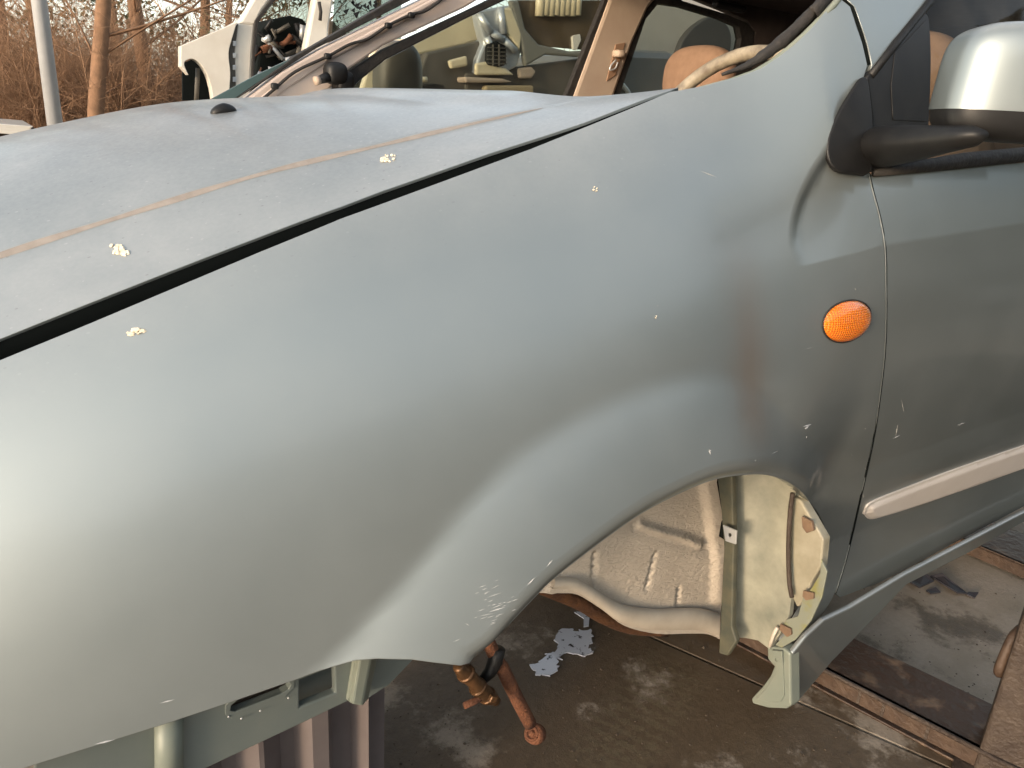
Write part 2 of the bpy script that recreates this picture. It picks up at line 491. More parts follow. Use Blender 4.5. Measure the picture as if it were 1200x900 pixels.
def concrete():
    m = bpy.data.materials.new('stained_concrete'); m.use_nodes = True; n = m.node_tree.nodes; l = m.node_tree.links; b = n['Principled BSDF']
    tc = n.new('ShaderNodeTexCoord')
    def noise(s, d, r=.6, dist=0.):
        x = n.new('ShaderNodeTexNoise'); x.inputs['Scale'].default_value = s; x.inputs['Detail'].default_value = d; x.inputs['Roughness'].default_value = r; x.inputs['Distortion'].default_value = dist
        l.new(tc.outputs['Object'], x.inputs['Vector']); return x.outputs[0]
    def ramp(v, a, b_):
        x = n.new('ShaderNodeMapRange'); x.interpolation_type = 'SMOOTHSTEP'; x.inputs[1].default_value = a; x.inputs[2].default_value = b_; l.new(v, x.inputs[0]); return x.outputs[0]
    def mix(f, a, b_):
        x = n.new('ShaderNodeMix'); x.data_type = 'RGBA'; l.new(f, x.inputs[0])
        for i, v in ((6, a), (7, b_)):
            if isinstance(v, tuple): x.inputs[i].default_value = (*v, 1)
            else: l.new(v, x.inputs[i])
        return x.outputs[2]
    g = mix(noise(90, 5, .75), (.21, .168, .125), (.36, .30, .235))
    g = mix(ramp(noise(9, 6, .65, .3), .42, .62), g, (.25, .205, .152))
    # oily wet patches with a shape of their own, thickest where the engine dripped
    sp = n.new('ShaderNodeVectorMath'); sp.operation = 'DISTANCE'; sp.inputs[1].default_value = (.98, .40, 0); l.new(tc.outputs['Object'], sp.inputs[0])
    near_a = ramp(sp.outputs['Value'], .85, .15); farw = ramp(sp.outputs['Value'], .9, 1.6)
    sp2 = n.new('ShaderNodeVectorMath'); sp2.operation = 'DISTANCE'; sp2.inputs[1].default_value = (2.6, -.75, 0); l.new(tc.outputs['Object'], sp2.inputs[0])
    near_b = ramp(sp2.outputs['Value'], 1.1, .5)  # second patch, added beside the door to darken its reflection
    mxn = n.new('ShaderNodeMath'); mxn.operation = 'MAXIMUM'; l.new(near_a, mxn.inputs[0]); l.new(near_b, mxn.inputs[1])
    sbn = n.new('ShaderNodeMath'); sbn.operation = 'MULTIPLY_ADD'; sbn.inputs[1].default_value = -.8; l.new(farw, sbn.inputs[0]); l.new(mxn.outputs[0], sbn.inputs[2]); near = sbn.outputs[0]
    ad = n.new('ShaderNodeMath'); ad.operation = 'MULTIPLY_ADD'; ad.inputs[1].default_value = .15; l.new(near, ad.inputs[0]); n1 = noise(4.5, 4, .55, .1); n2 = noise(42, 6, .8)
    mm = n.new('ShaderNodeMath'); mm.operation = 'MULTIPLY'; mm.inputs[1].default_value = .72; l.new(n1, mm.inputs[0])
    m3 = n.new('ShaderNodeMath'); m3.operation = 'MULTIPLY_ADD'; m3.inputs[1].default_value = .28; l.new(n2, m3.inputs[0]); l.new(mm.outputs[0], m3.inputs[2])
    l.new(m3.outputs[0], ad.inputs[2])
    wet = ramp(ad.outputs[0], .505, .60)
    sub = mix(noise(38, 7, .75, .6), (.042, .027, .014), (.135, .096, .060))
    g = mix(wet, g, sub)
    # tread print left by a tyre
    ms = n.new('ShaderNodeMapping'); ms.vector_type = 'TEXTURE'; ms.inputs['Location'].default_value = tuple(P(752, 835, Z=0)); ms.inputs['Rotation'].default_value = (0, 0, R(22)); l.new(tc.outputs['Object'], ms.inputs[0])
    sx_ = n.new('ShaderNodeSeparateXYZ'); l.new(ms.outputs[0], sx_.inputs[0])
    wv = n.new('ShaderNodeTexWave'); wv.bands_direction = 'X'; wv.inputs['Scale'].default_value = 11; wv.inputs['Distortion'].default_value = 6; wv.inputs['Detail'].default_value = 3; wv.inputs['Detail Scale'].default_value = 6; l.new(ms.outputs[0], wv.inputs['Vector'])
    ab = n.new('ShaderNodeMath'); ab.operation = 'ABSOLUTE'; l.new(sx_.outputs[1], ab.inputs[0]); bd = ramp(ab.outputs[0], .10, .05)
    ab2 = n.new('ShaderNodeMath'); ab2.operation = 'ABSOLUTE'; l.new(sx_.outputs[0], ab2.inputs[0]); bd2 = ramp(ab2.outputs[0], .26, .12)
    t1_ = n.new('ShaderNodeMath'); t1_.operation = 'MULTIPLY'; l.new(bd, t1_.inputs[0]); l.new(bd2, t1_.inputs[1])
    t2_ = n.new('ShaderNodeMath'); t2_.operation = 'MULTIPLY'; l.new(t1_.outputs[0], t2_.inputs[0]); l.new(ramp(wv.outputs['Fac'], .35, .75), t2_.inputs[1])
    t3_ = n.new('ShaderNodeMath'); t3_.operation = 'MULTIPLY'; t3_.inputs[1].default_value = .5; l.new(t2_.outputs[0], t3_.inputs[0])
    g = mix(t3_.outputs[0], g, (.13, .105, .062))
    l.new(g, b.inputs['Base Color'])
    rr = n.new('ShaderNodeMapRange'); rr.inputs[3].default_value = .85; rr.inputs[4].default_value = .45; l.new(wet, rr.inputs[0]); l.new(rr.outputs[0], b.inputs['Roughness'])
    bp = n.new('ShaderNodeBump'); bp.inputs['Strength'].default_value = .35; bp.inputs['Distance'].default_value = .01; l.new(noise(45, 7, .75), bp.inputs['Height']); l.new(bp.outputs[0], b.inputs['Normal'])
    return m


M['concrete'] = concrete()
M['joint'] = mat('dark_joint_earth', (.03, .025, .015), .95, 0, (.04, .05, .015), 12)
M['water'] = mat('milky_puddle_water', (.50, .50, .53), .08, 0, (.05, .04, .035), 60, spec=.6, thr=(.60, .66))  # pale base colour stands in for the sky mirrored in the puddle

# ------------------------------------------------------------------ ground
gnd = link('ground', mesh('ground', [(-400, -400, -.03), (400, -400, -.03), (400, 400, -.03), (-400, 400, -.03)], [(0, 1, 2, 3)], False), M['concrete'], kind='structure')
ax = np.array([.365, -.931, 0]); bx_ = np.array([.931, .365, 0]); org = np.array([1.089, .585, 0])
for i in range(-2, 3):
    for j in range(-2, 2):
        a0, a1 = i*3.2-1.3, i*3.2+1.9; b0, b1 = j*2.6, (j+1)*2.6; g_ = .004
        c = [org+ax*a+bx_*b for a, b in ((a0+g_, b0+g_), (a1-g_, b0+g_), (a1-g_, b1-g_), (a0+g_, b1-g_))]
        slab('concrete_slab', [c], ZP(0), .028, M['concrete'], gnd, bevel=.0015)
pool = [(655, 738), (668, 736), (682, 740), (693, 738), (694, 750), (690, 760), (696, 764), (680, 768), (662, 766), (655, 774), (652, 782), (643, 791), (630, 788), (622, 779), (634, 775), (640, 765), (652, 762), (650, 750)]
pl = [P(x+rnd.gauss(0, 2.2), y+rnd.gauss(0, 1.5), Z=.004) for x, y in spline(pool+[pool[0]], 4)[:-1]]
slab('puddle', [pl], ZP(.004), .003, M['water'], None, bevel=0)['kind'] = 'structure'
pool2 = [(673, 717), (684, 716), (691, 722), (690, 733), (684, 734), (684, 724)]
slab('puddle', [[P(x, y, Z=.004) for x, y in pool2]], ZP(.004), .003, M['water'], None, bevel=0)['kind'] = 'structure'

# ------------------------------------------------------------------ the car: body surfaces
CY = .85                                    # centre plane of the car


def yside(X): return .085*np.clip((.5-X)/.7, 0, 2)**2


gap_px = [(0, 423), (100, 382), (200, 340), (300, 298), (400, 257), (487, 225), (560, 198), (622, 175), (692, 147), (750, 123), (785, 108)]
scr_px = [(785, 108), (825, 101), (862, 91), (890, 81), (912, 68), (930, 54), (950, 36), (970, 16), (985, 0)]
def yt0(X): return .20+.035*np.clip((.75-X)/.75, 0, 2)**2


gp = []
for p in gap_px:
    X = .3
    for _ in range(12): q = P(*p, Y=yt0(X)); X = q[0]
    gp.append(q)
sc_y = np.interp([p[0] for p in scr_px], [785, 862, 912, 985], [.20, .17, .145, .12])
sp = [P(*p, Y=y) for p, y in zip(scr_px, sc_y)]
tx = [-.5, -.25]+[q[0] for q in gp]+[q[0] for q in sp[1:]]+[1.3, 3]
g0, g1 = gp[0], gp[2]; sl = (g1[2]-g0[2])/(g1[0]-g0[0])
tz = [g0[2]+sl*(-.5-g0[0])-.02, g0[2]+sl*(-.25-g0[0])]+[q[2] for q in gp]+[q[2] for q in sp[1:]]+[sp[-1][2]+.03, sp[-1][2]+.03]
ty = [yt0(-.5), yt0(-.25)]+[q[1] for q in gp]+[q[1] for q in sp[1:]]+[.115, .11]


def _sm(xs, ys, w):
    X = np.arange(-.6, 3.1, .005); Yv = np.interp(X, xs, ys); k = np.exp(-.5*(np.arange(-60, 61)*.005/w)**2); k /= k.sum()
    return X, np.convolve(np.pad(Yv, 60, 'edge'), k, 'valid')


_X, _ZT = _sm(tx, tz, .035); _, _YT = _sm(tx, ty, .04)
def zt(X): return np.interp(X, _X, _ZT)
def yt(X): return np.interp(X, _X, _YT)




def g_base(X, Z):
    X = np.asarray(X, float); Z = np.asarray(Z, float)
    k = .92-.42*smooth(.72, 1.06, X)
    Z0 = .25+.42*smooth(.15, .80, X)
    ys = yside(X); A = yt(X)-ys; t = (Z-Z0)/(zt(X)-Z0)
    tt = np.clip(t, 0, 1); kk = 1-np.sqrt(1-k*k)
    y = A*(1-np.sqrt(1-(k*tt)**2))/kk
    slope = A*k*k/np.sqrt(1-k*k)/kk
    y = y+np.where(t > 1, (t-1)*slope, 0)
    tk = np.clip((Z0-Z)/.36, 0, 1.6)**1.6*.045
    dk = np.clip((.92-Z)/.5, 0, 1.05)**1.7*.085
    y = y+tk+(dk-tk)*smooth(.92, 1.15, X)
    return ys+y


arch_px = [(555, 768), (576, 751), (600, 725), (625, 699), (650, 675), (700, 636), (750, 601), (800, 575), (840, 560), (880, 555), (905, 557), (930, 568), (952, 590), (966, 616), (971, 640), (966, 672), (957, 700), (945, 722), (932, 742), (921, 756)]


def cast(px, py, fn):
    d = ray(px, py); a, b = .2, 6.
    for n in (120, 40, 40):
        t = np.linspace(a, b, n); f = CAM[1]+d[1]*t-fn(CAM[0]+d[0]*t, CAM[2]+d[2]*t)
        i = int(np.argmax(f >= 0)) if (f >= 0).any() else n-1
        i = max(i, 1); a, b = t[i-1], t[i]
    fa, fb = f[i-1], f[i]; t = a+(b-a)*(-fa)/(fb-fa+1e-15)
    q = CAM+d*t; return (q[0], q[2])


def offset(poly, d):
    p = np.array(poly); t = np.gradient(p, axis=0); t /= np.linalg.norm(t, axis=1)[:, None]+1e-12
    return p+np.stack([-t[:, 1], t[:, 0]], 1)*d


ARC = (.72, .42)


def amp(X, Z):
    return (.038-.006*smooth(.38, .66, X))*(1-.75*smooth(.78, 1.0, X))


LIP0 = .52
arch = [cast(*p, lambda x, z: g_base(x, z)-amp(x, z)*LIP0) for p in spline(arch_px, 4)]
def _soft():
    p = np.array(arch); t0 = p[6]-p[0]; t0 /= np.linalg.norm(t0); t1 = p[-1]-p[-6]; t1 /= np.linalg.norm(t1)
    q = np.array(resample(np.vstack([p[0]-t0*.45, p, p[-1]+t1*.25]), .004)); k = np.exp(-.5*(np.arange(-40, 41)*.004/.045)**2); k /= k.sum()
    return np.stack([np.convolve(np.pad(q[:, i], 40, 'edge'), k, 'valid') for i in (0, 1)], 1)[::3]


arch_soft = _soft()
scoop_px = [(975, 150), (968, 172), (951, 200), (936, 230), (927, 258), (925, 285), (932, 308)]
scoop = [cast(*p, g_base) for p in spline(scoop_px, 3)]
sh = [cast(932, 312, g_base), cast(1036, 285, g_base), cast(1200, 259, g_base)]
lo = [cast(1007, 553, g_base), cast(1200, 482, g_base)]


def G(X, Z):
    X = np.asarray(X, float); Z = np.asarray(Z, float)
    y = g_base(X, Z)
    d = distpoly(X, Z, arch)
    D = (.142-.074*smooth(.72, 1.02, X))*(.68+.32*smooth(.18, .50, X))
    lipf = LIP0+(1-LIP0)*np.sin(np.clip(d/.028, 0, 1)*math.pi/2)
    u = np.clip(distpoly(X, Z, arch_soft)/D, 0, 3); a_ = .09
    w = np.where(u < 1-a_, 1-u, np.where(u < 1+a_, (1+a_-u)**2/(4*a_), 0))
    w = np.minimum(w*1.12, 1.12)*lipf
    w = w*(1-smooth(1.02, 1.13, X))
    # soften the outer end
    y = y-amp(X, Z)*w
    # shoulder recess under the mirror, running on along the door
    ds = distpoly(X, Z, scoop); sx = np.interp(Z, [p[1] for p in scoop[::-1]], [p[0] for p in scoop[::-1]])
    right = np.where(X > sx, ds, 0)
    zl = np.interp(X, [q[0] for q in sh], [q[1] for q in sh])
    rec = np.minimum(.013, .15*np.clip(Z-zl+.002, 0, 1))*smooth(-.002, .027, right)*(right > 0)
    zs = scoop[0][1]
    rec = rec*(1-smooth(zs-.035, zs-.005, Z)*(1-smooth(1.0, 1.05, X)))
    y = y+rec*smooth(1.30, 1.10, Z)
    # lower feature line of the door
    zl2 = np.interp(X, [q[0] for q in lo], [q[1] for q in lo])
    y = y-np.minimum(.10*np.clip(zl2-Z, 0, 1), .006)*smooth(1.06, 1.16, X)
    return y


def embG(off=0.):
    return lambda U, V: np.stack([np.asarray(U, float), G(U, V)-off, np.asarray(V, float)], -1)


def castG(px, py, off=0.): return cast(px, py, lambda x, z: G(x, z)-off)


car = thing('scrapped_car', (1.4, CY, 0), 'silver green car with missing front bumper and wheel filling the foreground', 'car')

# ---- front wing
low_px = [(483, 772), (442, 771), (416, 773), (388, 781), (346, 796), (300, 812), (192, 848), (112, 873), (22, 901), (0, 909)]
door_px = [(1017, 203), (1022, 225), (1030, 255), (1036, 290), (1037, 330), (1037, 380), (1035, 420), (1031, 455), (1025, 500), (1017, 540), (1008, 580), (999, 620), (989, 660), (978, 695), (966, 716), (945, 738), (925, 758)]
sail_px = [(1016, 76), (1012, 90), (1000, 107), (985, 130), (973, 155), (970, 175), (973, 190), (982, 200), (1000, 203)]
pil_px = [(987, 1), (996, 8), (1003, 30), (1010, 50)]
topw = [(q[0], q[2]) for q in gp]+[(q[0], q[2]) for q in sp[1:]]
front = [(-.30, zt(-.30)-.004), (-.34, .80), (-.33, .62)]
lowc = [castG(*p) for p in low_px]
slp = (lowc[-1][1]-lowc[-2][1])/(lowc[-1][0]-lowc[-2][0])
front[-1] = (-.33, lowc[-1][1]+slp*(-.33-lowc[-1][0]))
out = [front[0], (-.15, zt(-.15)-.004)]+topw+[castG(*p) for p in pil_px]+[castG(*p) for p in sail_px]+[castG(*p) for p in spline(door_px, 3)]
out += arch[::-1]+lowc+[front[2], front[1]]
out = resample(out, .012, True)
# drop points that nearly coincide
cl = [out[0]]
for p in out[1:]:
    if np.linalg.norm(p-cl[-1]) > .004: cl.append(p)
A0 = np.array(arch)
def wing_flange(u, v):
    return .024 if np.hypot(A0[:, 0]-u, A0[:, 1]-v).min() < .004 else .014
ar_ = resample(arch, .006); as_ = resample(arch_soft, .006)
wx = [p for d_ in (.005, .010, .016, .023, .030) for p in resample(offset(ar_, d_), .008)]
wx += [p for d_ in np.arange(.046, .20, .011) for p in resample(offset(as_, d_), .010)]
wx += [p for d_ in (-.012, -.004, .002, .008, .014, .020) for p in resample(offset(scoop, d_), .007)]
wx += [(x, np.interp(x, [q[0] for q in sh], [q[1] for q in sh])+dz) for x in np.arange(sh[0][0], sh[1][0], .008) for dz in (-.004, .0, .006)]
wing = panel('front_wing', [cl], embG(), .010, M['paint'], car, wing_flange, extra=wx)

# ---- door
dl = [castG(p[0]+2.0, p[1]) for p in spline(door_px[:-3], 3)]
dbot = [castG(*p) for p in [(985, 700), (1030, 683), (1060, 668), (1125, 633), (1195, 596)]]
belt = [castG(*p) for p in [(1200, 191), (1100, 199), (1020, 205)]]
zb = dbot[-1][1]; bz = belt[0][1]
dout = dl+dbot+[(2.30, zb), (2.30, bz)]+belt
dout = resample(dout, .014, True); cl2 = [dout[0]]
for p in dout[1:]:
    if np.linalg.norm(p-cl2[-1]) > .004: cl2.append(p)
dx_ = [(x, np.interp(x, [q[0] for q in ln], [q[1] for q in ln])+dz) for ln in (sh, lo) for x in np.arange(.95, 2.2, .010) for dz in (-.007, 0, .006)]
dx_ += [(x, np.interp(x, [q[0] for q in lo], [q[1] for q in lo])-.06) for x in np.arange(.95, 2.2, .010)]
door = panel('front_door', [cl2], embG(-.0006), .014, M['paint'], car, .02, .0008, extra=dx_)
tube('door_gap_seal', [P(*p, Y=float(G(*castG(*p)))+.0020) for p in [(q[0]+1.3, q[1]) for q in spline(door_px[:-3], 2)]], .0019, M['black_void'], car, 8)  # black tube standing in for the shade inside the door gap
# rear door beyond the frame
panel('rear_door', [[(2.31, zb), (3.1, zb+.05), (3.2, bz+.02), (2.31, bz)]], embG(), .05, M['paint'], car, .02)

# moulding on the door
def mould():
    top = [castG(*p, .006) for p in spline([(1015, 603), (1019, 594), (1030, 587), (1060, 575), (1120, 552), (1200, 524)], 4)]
    bot = [castG(*p, .006) for p in spline([(1015, 603), (1022, 609), (1040, 605), (1080, 592), (1130, 575), (1200, 550)], 4)]
    dt = np.array(top[-1])-np.array(top[-5]); db = np.array(bot[-1])-np.array(bot[-5])
    top.append((2.29, top[-1][1]+dt[1]/dt[0]*(2.29-top[-1][0]))); bot.append((2.29, bot[-1][1]+db[1]/db[0]*(2.29-bot[-1][0])))
    lp = top+bot[::-1][:-1]; lp = resample(lp, .008, True)
    arr = np.array(lp+[lp[0]])
    def emb(U, V):
        d = distpoly(U, V, arr); return np.stack([np.asarray(U, float), G(U, V)-.003-.009*np.sin(np.clip(d/.0135, 0, 1)*math.pi/2), np.asarray(V, float)], -1)
    return panel('door_moulding', [lp], emb, .0045, M['mould'], door, .008)
mould()

# side repeater
def repeater():
    c = castG(993, 376.5); t = [castG(*p) for p in ((1018, 361), (968, 391))]; s = [castG(*p) for p in ((981, 358), (1004, 396))]
    u = (np.array(t[0])-np.array(t[1]))/2; v = (np.array(s[0])-np.array(s[1]))/2
    verts = []; faces = []; nr, na = 14, 48
    for i in range(nr+1):
        r = i/nr
        for j in range(na):
            a = 2*math.pi*j/na; q = np.array(c)+r*(math.cos(a)*u+math.sin(a)*v)
            hgt = .013*(1-r**2.6)**.6+.001
            verts.append((q[0], float(G(q[0], q[1]))-hgt, q[1]))
    for i in range(nr):
        for j in range(na): faces.append((i*na+j, i*na+(j+1) % na, (i+1)*na+(j+1) % na, (i+1)*na+j))
    rep = link('side_repeater', mesh('side_repeater', verts, [f[::-1] for f in faces]), M['amber'], wing)
    ring = [(lambda q: (q[0], float(G(q[0], q[1]))-.001, q[1]))(np.array(c)+1.02*(math.cos(2*math.pi*j/40)*u+math.sin(2*math.pi*j/40)*v)) for j in range(41)]
    tube('gasket', ring, .0014, M['rubber'], rep, 6)
repeater()

# ---- bonnet
_cx = [-.5, -.3, 0, .3, .55, .85]; _cz = [.78, .905, 1.032, 1.112, 1.136, 1.163]
_CX, _CZ = _sm(_cx, _cz, .06)
def xrear(Y): return .70+.13*(np.abs(CY-Y)/.65)**2


def h_base(X, Y):
    X = np.asarray(X, float); Y = np.asarray(Y, float)
    yy = CY-np.abs(Y-CY); e = zt(X)-.002+.006*smooth(.35, .6, X); c = np.interp(X, _CX, _CZ)-e
    s = np.clip((yy-yt(X))/(CY-yt(X)), -.2, 1)
    b = np.sign(1-s)*np.abs(1-s)**2.3
    return e+c*(1-b)


def castH(px, py, fn):
    d = ray(px, py); t = .3
    f = lambda t: CAM[2]+d[2]*t-float(fn(CAM[0]+d[0]*t, CAM[1]+d[1]*t))
    while t < 4 and f(t) > 0: t += .01
    if t >= 4: return None
    a, b = t-.01, t
    for _ in range(40):
        m = (a+b)/2
        if f(m) > 0: a = m
        else: b = m
    q = CAM+d*b; return (q[0], q[1])


cr_px = [(0, 305), (194, 242), (400, 185), (450, 172), (575, 144), (640, 127)]
crease = [castH(*p, h_base) for p in cr_px]
crease = [c for c in crease if c]
print('crease', [tuple(round(float(a), 3) for a in c) for c in crease])
cxs = [c[0] for c in crease]; cys = [c[1] for c in crease]
_pf = np.polyfit(cxs, cys, 2)
def crY(X): return np.polyval(_pf, np.clip(np.asarray(X, float), -.2, .72))


def h(X, Y):
    z = h_base(X, Y); yy = CY-np.abs(np.asarray(Y)-CY)
    d = yy-crY(X)
    z = z+.0045*smooth(-.002, .012, d)*smooth(.78, .6, X)
    # kick-up towards the rear edge
    dr = xrear(Y)-np.asarray(X)
    z = z+.012*smooth(.13, .05, dr)*smooth(.0, .18, d)
    return z


he_px = [(0, 396), (100, 356), (200, 317), (300, 280), (400, 244), (450, 225), (575, 182), (690, 144)]
he = [castH(*p, h_base) for p in he_px]
print('hood edge', [tuple(round(float(a), 3) for a in c) for c in he], [tuple(round(float(a), 3) for a in q) for q in gp])
he = [(x, y+.0045*float(smooth(.1, .4, x))+.004*float(smooth(.4, .6, x))) for x, y in he]
near = [(-.30, he[0][1]+.008), (-.15, he[0][1]+.003)]+he+[(.80, .205)]
near = [(x, y) for x, y in near if x < .81]
rear = [(xrear(y), y) for y in np.linspace(.205, 2*CY-.205, 40)]
near[-1] = rear[0]
far = [(x, 2*CY-y) for x, y in near[::-1]]
frontb = [(-.30-.12*math.sin(t), CY+(CY-near[0][1])*math.cos(t)) for t in np.linspace(0, math.pi, 20)[1:-1]]
hl = resample(near+rear[1:-1]+far+frontb, .016, True); cl3 = [hl[0]]
for p in hl[1:]:
    if np.linalg.norm(p-cl3[-1]) > .006: cl3.append(p)
bx2 = [(x, float(crY(x))+dy) for x in np.arange(-.28, .79, .008) for dy in (-.006, -.002, .003, .008, .013)]
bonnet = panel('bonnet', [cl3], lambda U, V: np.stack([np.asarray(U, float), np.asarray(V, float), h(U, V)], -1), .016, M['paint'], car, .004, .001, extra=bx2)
dv = []; df = []
for i, x in enumerate(np.arange(-.28, .70, .01)):
    w_ = .0028*(1+.25*math.sin(x*40))*min(1, (.705-x)/.1)
    for t in (-1.1, 0, 1.1): y_ = float(crY(x))+.004+t*w_; dv.append((x, y_, float(h(x, y_))+.0005))
for i in range(len(dv)//3-1):
    for k in (0, 1): df.append((3*i+k, 3*i+3+k, 3*i+4+k, 3*i+1+k))
link('dirt_line', mesh('dirt_line', dv, df), mat('settled_dust', (.30, .265, .235), .9, 0, (.24, .21, .185), 60), bonnet, 'stuff')  # tan strip: settled dust with the crease's warm reflection in its colour
for px in ((262, 131), (117, 137)):
    c = castH(*px, h) or (.33, 1.0)
    if px[0] == 117: c = (.345, 1.22)
    z = float(h(*c))
    v, f = superell((c[0], c[1], z+.002), (.019, .011, .0105), 1, .9)
    v = [(p[0], p[1], p[2]-.25*max(0, c[0]-p[0])) for p in v]
    link('washer_nozzle', mesh('washer_nozzle', v, f), M['black_plastic'], bonnet)

bev = []; bef = []
for i, (x, y) in enumerate(resample(near, .02)):
    z = float(h(x, y+.003)); bev += [(x, y+.0015, z-.0022), (x, y+.003, z-.012), (x, y+.012, z-.05), (x, y+.10, z-.06)]
for i in range(len(bev)//4-1):
    for k in range(3): bef.append((4*i+k, 4*i+4+k, 4*i+5+k, 4*i+1+k))
link('bonnet_seal', mesh('bonnet_seal', bev, bef), M['black_void'], bonnet)  # black sheet standing in for the shade under the bonnet edge
# dark inner wing under the shut line, scuttle and engine bay
iw = []; ff = []
for i, X in enumerate(np.linspace(-.33, .82, 30)):
    y, z = float(yt(X)), float(zt(X))
    iw += [(X, y-.004, z-.022), (X, y+.006, z-.07), (X, y+.05, z-.08), (X, y+.07, z-.10), (X, y+.075, z-.2)]
for i in range(29):
    for k in range(4): ff.append((5*i+k, 5*i+5+k, 5*i+6+k, 5*i+k+1))
link('inner_wing', mesh('inner_wing', iw, ff), M['black_void'], car)
box('bulkhead', (1.2, CY, .78), (.03, 1.2, .5), M['black_void'], car)
box('front_panel', (-.25, CY, .62), (.04, 1.1, .3), M['black_void'], car)

# ---- near A-pillar, windscreen seal, mirror sail, mirror, door glass
tube('gap_seal', [P(*p, Y=float(G(*castG(*p)))+.0022) for p in spline([(988, -2), (998, 8), (1006, 30), (1012.5, 51), (1018, 76)], 3)], .0024, M['black_void'], car, 8)  # black tube that draws the shaded gap between wing and pillar
apx = [(991, -2), (1001, 7), (1009, 29), (1016, 50), (1021.5, 75), (1019, 86), (1040, 62), (1082, 12), (1092, -2)]
ap = [castG(*p) for p in apx]
d1 = np.array(ap[-1])-np.array(ap[-3]); d1 /= np.linalg.norm(d1)
pl_ = ap+[tuple(np.array(ap[-1])+d1*.38), tuple(np.array(ap[0])+d1*.42)]
panel('windscreen_pillar', [resample(pl_, .015, True)], embG(.001), .015, M['paint'], car, .02, .0008)
seal = [q+np.array([-.004, .022, .004]) for q in sp[1:]]
seal += [seal[-1]+np.array([.22, .01, .22])]
tube('windscreen_seal', spline(seal[1:], 5), [min(.008, .0015+.0006*i)+.0015*rnd.random() for i in range((len(seal)-1)*5-4)], M['rubber'], car, 8)
tube('windscreen_frame', [q+np.array([0, .010, -.006]) for q in sp[1:]]+[sp[-1]+np.array([.2, .015, .2])], .005, M['inner_paint'], car, 8)
front_sail = [(1011, 93), (1000, 109), (987, 130), (975, 156), (972, 175), (975, 189), (984, 199), (1000, 201), (1019, 201), (1022, 165), (1022, 140), (1019, 110), (1016, 93)]
panel('quarter_trim', [resample([cast(*p, lambda x, z: g_base(x, z)-.002) for p in spline(front_sail+front_sail[:1], 3)[:-1]], .008, True)], (lambda U, V: np.stack([np.asarray(U, float), g_base(U, V)-.002, np.asarray(V, float)], -1)), .01, M['black_plastic'], car, .008, .003)
sail = [(1018, 91), (1024, 140), (1023, 199), (1086, 195), (1088, 146), (1090, 45), (1088, 20), (1081, 11), (1050, 49)]
mirror = panel('mirror_sail', [resample([castG(*p, .006) for p in sail], .008, True)], embG(.006), .01, M['black_plastic'], door, .012, .003)
rs = [(1049, 62), (1085, 24), (1087, 60), (1086, 142), (1047, 140), (1045, 100)]
panel('sail_block', [resample([castG(*p, .0072) for p in rs], .008, True)], embG(.0072), .01, M['black_plastic'], mirror, .002, .0006)
a = P(1034, 176, Y=float(G(*castG(1034, 176))))+np.array([0, .030, 0]); b = P(1150, 158, Y=-.13)
pts = [a+(b-a)*t for t in np.linspace(0, 1, 12)]
tube('mirror_arm', pts, [.050-.018*i/11-.012*smooth(.2, 1, i/11)-.010*smooth(.9, 1., i/11) for i in range(12)], M['black_plastic'], mirror, 24, .62)
# mirror housing: a rounded shell, painted above, black below
mc = P(1206, 93, X=1.10)
print('mirror centre', mc)
Rz = np.array(Matrix.Rotation(R(48), 3, 'Z'))
v, f = superell(mc+np.array([.03, 0, -.006]), (.062, .112, .070), .42, .45, 72, 56, Rz)
v = [p+np.array([.10*(p[2]-mc[2]), 0, 0]) for p in v]
zc = mc[2]-.040
hi = [q for q in f if np.mean([v[i][2] for i in q]) > zc]; lo_ = [q for q in f if np.mean([v[i][2] for i in q]) <= zc]
hs = link('mirror_housing', mesh('mirror_housing', [tuple(p) for p in v], lo_), M['black_plastic'], mirror)
# cover slightly proud
cvv = [mc+np.array([.03, 0, -.006])+(np.array(p)-(mc+np.array([.03, 0, -.006])))*1.015 for p in v]
link('mirror_cover', mesh('mirror_cover', cvv, hi), M['paint'], mirror)
for o in (hs,): pass
# window frame and glass of the near door
wf = [castG(*p) for p in [(1089, 8), (1100, -4)]]
gl = [castG(*p) for p in [(1088, 193), (1200, 187)]]
gl = [gl[0], (2.25, bz+.004), (2.25, 1.50), (1.75, 1.50), castG(1092, 0), castG(1088, 30)]
panel('door_glass', [resample(gl, .03, True)], embG(-.012), .03, M['glass'], door, .004)
sl_ = [P(*p, Y=float(G(*castG(*p)))-.004) for p in [(1024, 203), (1086, 194), (1130, 188), (1200, 181)]]
sl_.append(sl_[-1]+(sl_[-1]-sl_[1])/np.linalg.norm(sl_[-1]-sl_[1])*.8)
tube('waist_seal', sl_, [.004, .008, .010, .010, .010], M['rubber'], door, 10, 1.3)
fr = [P(*p, Y=float(G(*castG(*p)))-.003) for p in [(1020, 89), (1050, 51), (1084, 9)]]
fr.append(fr[-1]+(fr[-1]-fr[0])/np.linalg.norm(fr[-1]-fr[0])*.4)
tube('window_frame', fr, .006, M['black_plastic'], door, 8)

